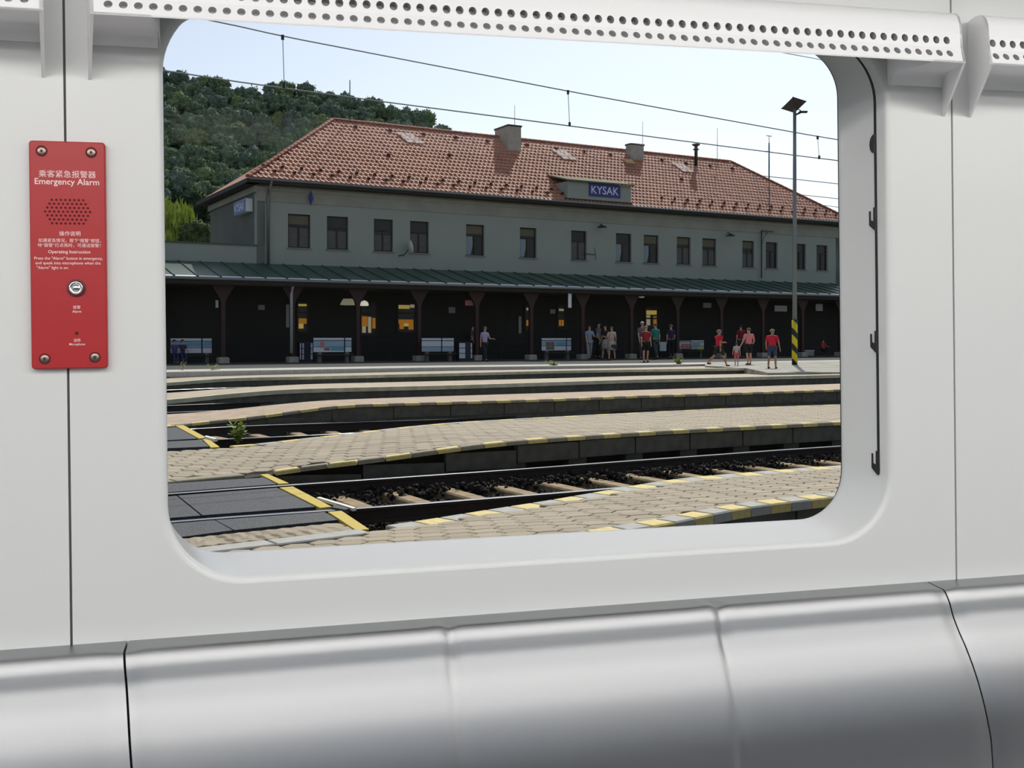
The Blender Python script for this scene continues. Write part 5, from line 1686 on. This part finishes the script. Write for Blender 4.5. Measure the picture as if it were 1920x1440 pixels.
def person(label, px, feet, head, face, top, bottom, hair=(48, 38, 32), legs='trousers', sleeve='short', aL=10, aR=-10, kL=5, kR=5, arL=10, arR=-10, eL=15, eR=15, spread=8, sit=False, z=0.0, skin=None, hairlen=0, lean=0.0, width=1.0, shoe=(40, 38, 38), cap=False, scale=None):
    p = ground(px, feet, z)
    h = scale if scale else (feet - head) / F * p.y
    k = h / 1.75
    t = thing('person', label, 'person', p, R(face))
    sk = skin or m_skin
    # ---- skeleton (faces local -y)
    J = {}
    def rot(a): return R(a)
    def leg(side, a, kb):
        hip = Vector((side * .095, 0, .90))
        knee = hip + Vector((side * .01, -math.sin(rot(a)) * .43, -math.cos(rot(a)) * .43))
        b = a - kb
        ank = knee + Vector((0, -math.sin(rot(b)) * .42, -math.cos(rot(b)) * .42))
        return hip, knee, ank
    hl, kl_, al_ = leg(-1, 90 if sit else aL, 90 if sit else kL)
    hr, kr_, ar_ = leg(1, 90 if sit else aR, 90 if sit else kR)
    drop = min(al_.z, ar_.z) - .07
    def tor(x, y, zz): return Vector((x, y - (zz - .9) * math.tan(R(lean)), zz))
    pel, spi, che, upc = tor(0, 0, .97), tor(0, 0, 1.14), tor(0, 0, 1.32), tor(0, .0, 1.42)
    nec, hb, hd, ht = tor(0, 0, 1.5), tor(0, -.01, 1.57), tor(0, -.015, 1.64), tor(0, -.005, 1.72)
    def arm(side, sw, eb):
        sh = tor(side * .175, 0, 1.41)
        el = sh + Vector((side * math.sin(R(spread)) * .28, -math.sin(rot(sw)) * .28, -math.cos(rot(sw)) * .28 * math.cos(R(spread))))
        a2 = sw + eb
        wr = el + Vector((side * math.sin(R(spread)) * .1, -math.sin(rot(a2)) * .25, -math.cos(rot(a2)) * .25))
        dr = (wr - el).normalized()
        pa = wr + dr * .07
        return sh, el, wr, pa, dr
    LA, RA = arm(-1, arL, eL), arm(1, arR, eR)
    S = lambda v: (Vector((v.x * width, v.y * width, v.z)) - Vector((0, 0, drop))) * k
    V, E, RR = [], [], []
    def add(v, r, par=None):
        V.append(S(v)); RR.append((r[0] * k * width, r[1] * k * width) if isinstance(r, tuple) else (r * k, r * k))
        if par is not None: E.append((par, len(V) - 1))
        return len(V) - 1
    i0 = add(pel, (.145, .105)); i1 = add(spi, (.13, .095), i0); i2 = add(che, (.155, .105), i1); i3 = add(upc, (.12, .085), i2)
    i4 = add(nec, .05, i3); i5 = add(hb, (.062, .075), i4); i6 = add(hd, (.078, .095), i5); add(ht, (.06, .07), i6)
    add(hd + Vector((0, -.105, -.01)), .014, i6)
    for sd, (hp, kn, an) in ((-1, (hl, kl_, al_)), (1, (hr, kr_, ar_))):
        a = add(hp, .085, i0); b = add(kn, .055, a); cf = add(kn + (an - kn) * .35 + Vector((0, .015, 0)), .055, b); c = add(an, .037, cf)
        d = add(an + Vector((0, -.07, -.04)), .036, c); add(an + Vector((0, -.15, -.05)), .03, d)
    for sd, (sh, el, wr, pa, dr) in ((-1, LA), (1, RA)):
        a = add(sh, .055, i3); b = add(el, .042, a); c = add(wr, .028, b); d = add(pa, (.035, .02), c)
        fw = Vector((0, -1, 0)) if abs(dr.y) < .8 else Vector((0, 0, 1))
        for q, ln in ((-.024, .065), (-.008, .075), (.008, .07), (.024, .055)):
            m1 = add(pa + dr * .045 + fw * q, .0095, d)
            add(pa + dr * (.04 + ln) + fw * q + Vector((-sd * .012, 0, 0)), .008, m1)
        th = add(wr + dr * .035 + fw * .035, .011, d); add(wr + dr * .075 + fw * .055, .009, th)
    body = skin_mesh('body', V, E, RR, sk)
    link('body', body, t)
    # shirt
    V2, E2, R2 = [], [], []
    def ad2(v, r, par=None):
        V2.append(S(v)); R2.append((r[0] * k * width, r[1] * k * width) if isinstance(r, tuple) else (r * k, r * k))
        if par is not None: E2.append((par, len(V2) - 1))
        return len(V2) - 1
    j0 = ad2(tor(0, 0, .9), (.172, .135)); j1 = ad2(spi, (.158, .122), j0); j2 = ad2(che, (.178, .128), j1); j3 = ad2(upc, (.145, .105), j2); ad2(nec + Vector((0, 0, -.02)), .066, j3)
    for sh, el, wr, pa, dr in (LA, RA):
        a = ad2(sh, .078, j3)
        b = ad2(sh + (el - sh) * (.75 if sleeve == 'short' else 1), .064, a)
        if sleeve == 'long': ad2(el + (wr - el) * .95, .046, b)
    link('shirt', skin_mesh('shirt', V2, E2, R2, cloth(top)), t)
    # trousers, shorts or skirt
    if legs == 'skirt':
        mb = MB()
        mb.lathe([(.15 * k, (1.0 - drop) * k), (.19 * k, (.85 - drop) * k), (.24 * k, (.52 - drop) * k), (.22 * k, (.52 - drop) * k)], n=16)
        mb.obj('skirt', cloth(bottom), t, True)
    else:
        V2, E2, R2 = [], [], []
        j0 = ad2(pel + Vector((0, 0, .0)), (.155, .118))
        for hp, kn, an in ((hl, kl_, al_), (hr, kr_, ar_)):
            a = ad2(hp, .105, j0)
            if legs == 'shorts':
                ad2(hp + (kn - hp) * .9, .09, a)
            else:
                b = ad2(kn, .078, a); ad2(kn + (an - kn) * .95, .06, b)
        link('shorts' if legs == 'shorts' else 'trousers', skin_mesh('trousers', V2, E2, R2, cloth(bottom)), t)
    for an in (al_, ar_):
        V2, E2, R2 = [], [], []
        a = ad2(an + Vector((0, .03, -.035)), .045); b = ad2(an + Vector((0, -.07, -.035)), .046, a); ad2(an + Vector((0, -.17, -.045)), .04, b)
        link('shoe', skin_mesh('shoe', V2, E2, R2, cloth(shoe)), t)
    # hair / cap, eyes
    c = hd + Vector((0, .008, .022))
    mb = MB()
    rows = []
    for i in range(9):
        ph = R(90 - 13.5 * i)
        row = []
        for j in range(16):
            a = 2 * math.pi * j / 16
            back = max(0.0, math.sin(a))
            pp = ph if ph > R(12) else R(12) + (ph - R(12)) * back ** .6
            rad = 1.0 + (.04 * noise.noise(Vector((i, j, px * .01))))
            row.append(S(c + Vector((math.cos(pp) * math.cos(a) * .098 * rad, math.cos(pp) * math.sin(a) * .118 * rad, math.sin(pp) * .105 * rad - (hairlen * back if pp < 0 else 0)))))
        rows.append(row)
    mb.grid(rows, close=True)
    mb.obj('cap' if cap else 'hair', cloth(hair), t, True)
    if cap:
        mb = MB(); q = c + Vector((0, -.13, .03))
        mb.box((-.07, -.09, -.006), (.07, .05, .006), Matrix.Translation(S(q)) @ Matrix.Diagonal((k, k, k, 1)))
        mb.obj('cap_peak', cloth(hair), t)
    for sd in (-1, 1):
        e = S(hd + Vector((sd * .033, -.088, .012)))
        MB().lathe([(.002 * k, -.009 * k), (.009 * k, -.004 * k), (.009 * k, .004 * k), (.002 * k, .009 * k)], tuple(e), 8).obj('eye', m_eye, t)
    return t, p, k
RED, PINK = (196, 22, 48), (226, 128, 136)
person('man in red T-shirt and dark shorts striding towards the station', 1348, 687, 617, 115, RED, (34, 32, 36), hair=(120, 110, 104), legs='shorts', aL=24, aR=-24, kL=6, kR=22, arL=-20, arR=28, eL=20, eR=60, skin=m_skin2, width=1.15)
person('small child in pink shorts walking between two adults', 1381, 686, 642, 170, (190, 176, 180), (214, 92, 108), hair=(64, 50, 44), legs='shorts', aL=18, aR=-18, kR=14, arL=-14, arR=14, spread=14, hairlen=.04)
person('adult in pink top and black shorts with hands at the waist', 1404, 684, 616, 200, PINK, (28, 28, 32), hair=(92, 78, 66), legs='shorts', aL=5, aR=-4, arL=8, arR=-12, eL=35, eR=40, spread=26, width=1.12)
person('man in red T-shirt and denim shorts walking past the lamp post', 1448, 691, 618, 150, (206, 32, 60), (58, 72, 100), hair=(132, 122, 116), legs='shorts', aL=9, aR=-8, kL=4, kR=6, arL=-8, arR=16, spread=18, width=1.18, skin=m_skin2)
person('person in deep red top standing in shade behind the pink top', 1389, 671.5, 610, 180, (120, 22, 40), (40, 44, 56), hair=(40, 32, 30))
person('person in red sitting low under the canopy past the lamp post', 1543, 667.5, 622, 20, (190, 40, 60), (36, 36, 40), legs='trousers', sit=True, z=0, scale=1.75, arL=40, arR=40, eL=40, eR=40)
person('person in maroon T-shirt and black shorts facing the tracks', 1211, 679, 612, 10, (140, 30, 44), (24, 22, 24), hair=(128, 120, 112), legs='shorts', arL=5, arR=-5, width=1.1, aL=5, aR=-5)
person('person in pale shirt with white hair just behind the maroon shirt', 1204, 674, 604, 20, (112, 106, 102), (66, 62, 60), hair=(196, 194, 190), aL=6, aR=-6)
person('person in teal shirt and grey trousers walking away', 1229, 674, 607, 210, (24, 128, 120), (56, 66, 66), hair=(96, 70, 50), aL=10, aR=-16, kR=10, arL=-10, arR=15)
person('person in dark purple clothes carrying pale strap beside the advert bench', 1258, 672.5, 609, 190, (44, 38, 66), (22, 22, 28), hair=(110, 104, 100), sleeve='short', aL=3, aR=-3)
person('person with pale blue shirt and light trousers at the group edge', 1105, 674, 611, 20, (140, 150, 178), (150, 150, 152), hair=(56, 50, 48), arL=15, arR=30, eR=70)
person('person in grey shirt and dark trousers behind the standing group', 1122, 672, 605, 60, (120, 116, 124), (34, 34, 38), hair=(30, 26, 26))
person('person in pale skirt facing the middle of the standing group', 1135, 673.5, 610, 300, (60, 56, 62), (168, 164, 156), hair=(44, 38, 36), legs='skirt')
person('person in cream top and pale skirt with dark bag at the hip', 1147, 675, 613, 330, (206, 182, 166), (180, 170, 160), hair=(120, 92, 70), legs='skirt', arL=30, eL=70)
person('person in lilac shirt and dark trousers walking beside the pale bin', 909, 677.5, 612, 40, (176, 168, 196), (44, 42, 52), hair=(96, 80, 70), aL=20, aR=-14, kL=6, kR=18, arL=-12, arR=25, eR=60)
person('person in dark violet top half hidden behind a canopy column', 886, 673.5, 611, 70, (78, 76, 104), (30, 30, 36), hair=(52, 44, 42))
for px, lb, c in ((326, 'seated person in blue nearest the window edge, on the panelled bench', (58, 76, 128)), (341, 'seated person in dark violet with dark hair on the panelled bench', (52, 48, 96))):
    s_, bb = ground_bs(358, 681)
    q = MS @ Vector((sl(px, 660, bb - .3)[0], bb - .42, 0))
    T = person(lb, px, 683, 640, 10, c, (40, 50, 92), sit=True, scale=1.75, arL=35, arR=35, eL=35, eR=35, hair=(44, 34, 30), hairlen=.05)
    T[0].location = (q.x, q.y, -.0)
    T[0].rotation_euler = (0, 0, R(30))
bg_ = ground(1243, 673)
hb_ = thing('carrier_bag', 'large pale carrier bag held beside the dark purple person', 'bag', bg_ + Vector((0, 0, .55)))
MB().bbox((-.22, -.1, 0), (.22, .1, .62), .05).obj('bag_body', mat('bag_pale', (170, 178, 180), 0.8), hb_)
MB().tube([(-.1, 0, .6), (-.06, 0, .78), (.06, 0, .78), (.1, 0, .6)], .012, 5).obj('bag_handle', m_dkmetal, hb_)
bg2 = ground(1151, 675)
hb2 = thing('shoulder_bag', 'dark shoulder bag at the hip of the cream top person', 'bag', bg2 + Vector((.0, -.2, .72)))
MB().bbox((-.2, -.07, 0), (.2, .07, .3), .04).obj('bag_body', mat('bag_dark', (44, 40, 40), 0.7), hb2)
MB().tube([(-.18, 0, .28), (-.1, .06, .75), (.1, .06, .75), (.18, 0, .28)], .012, 5).obj('bag_strap', m_dkmetal, hb2)
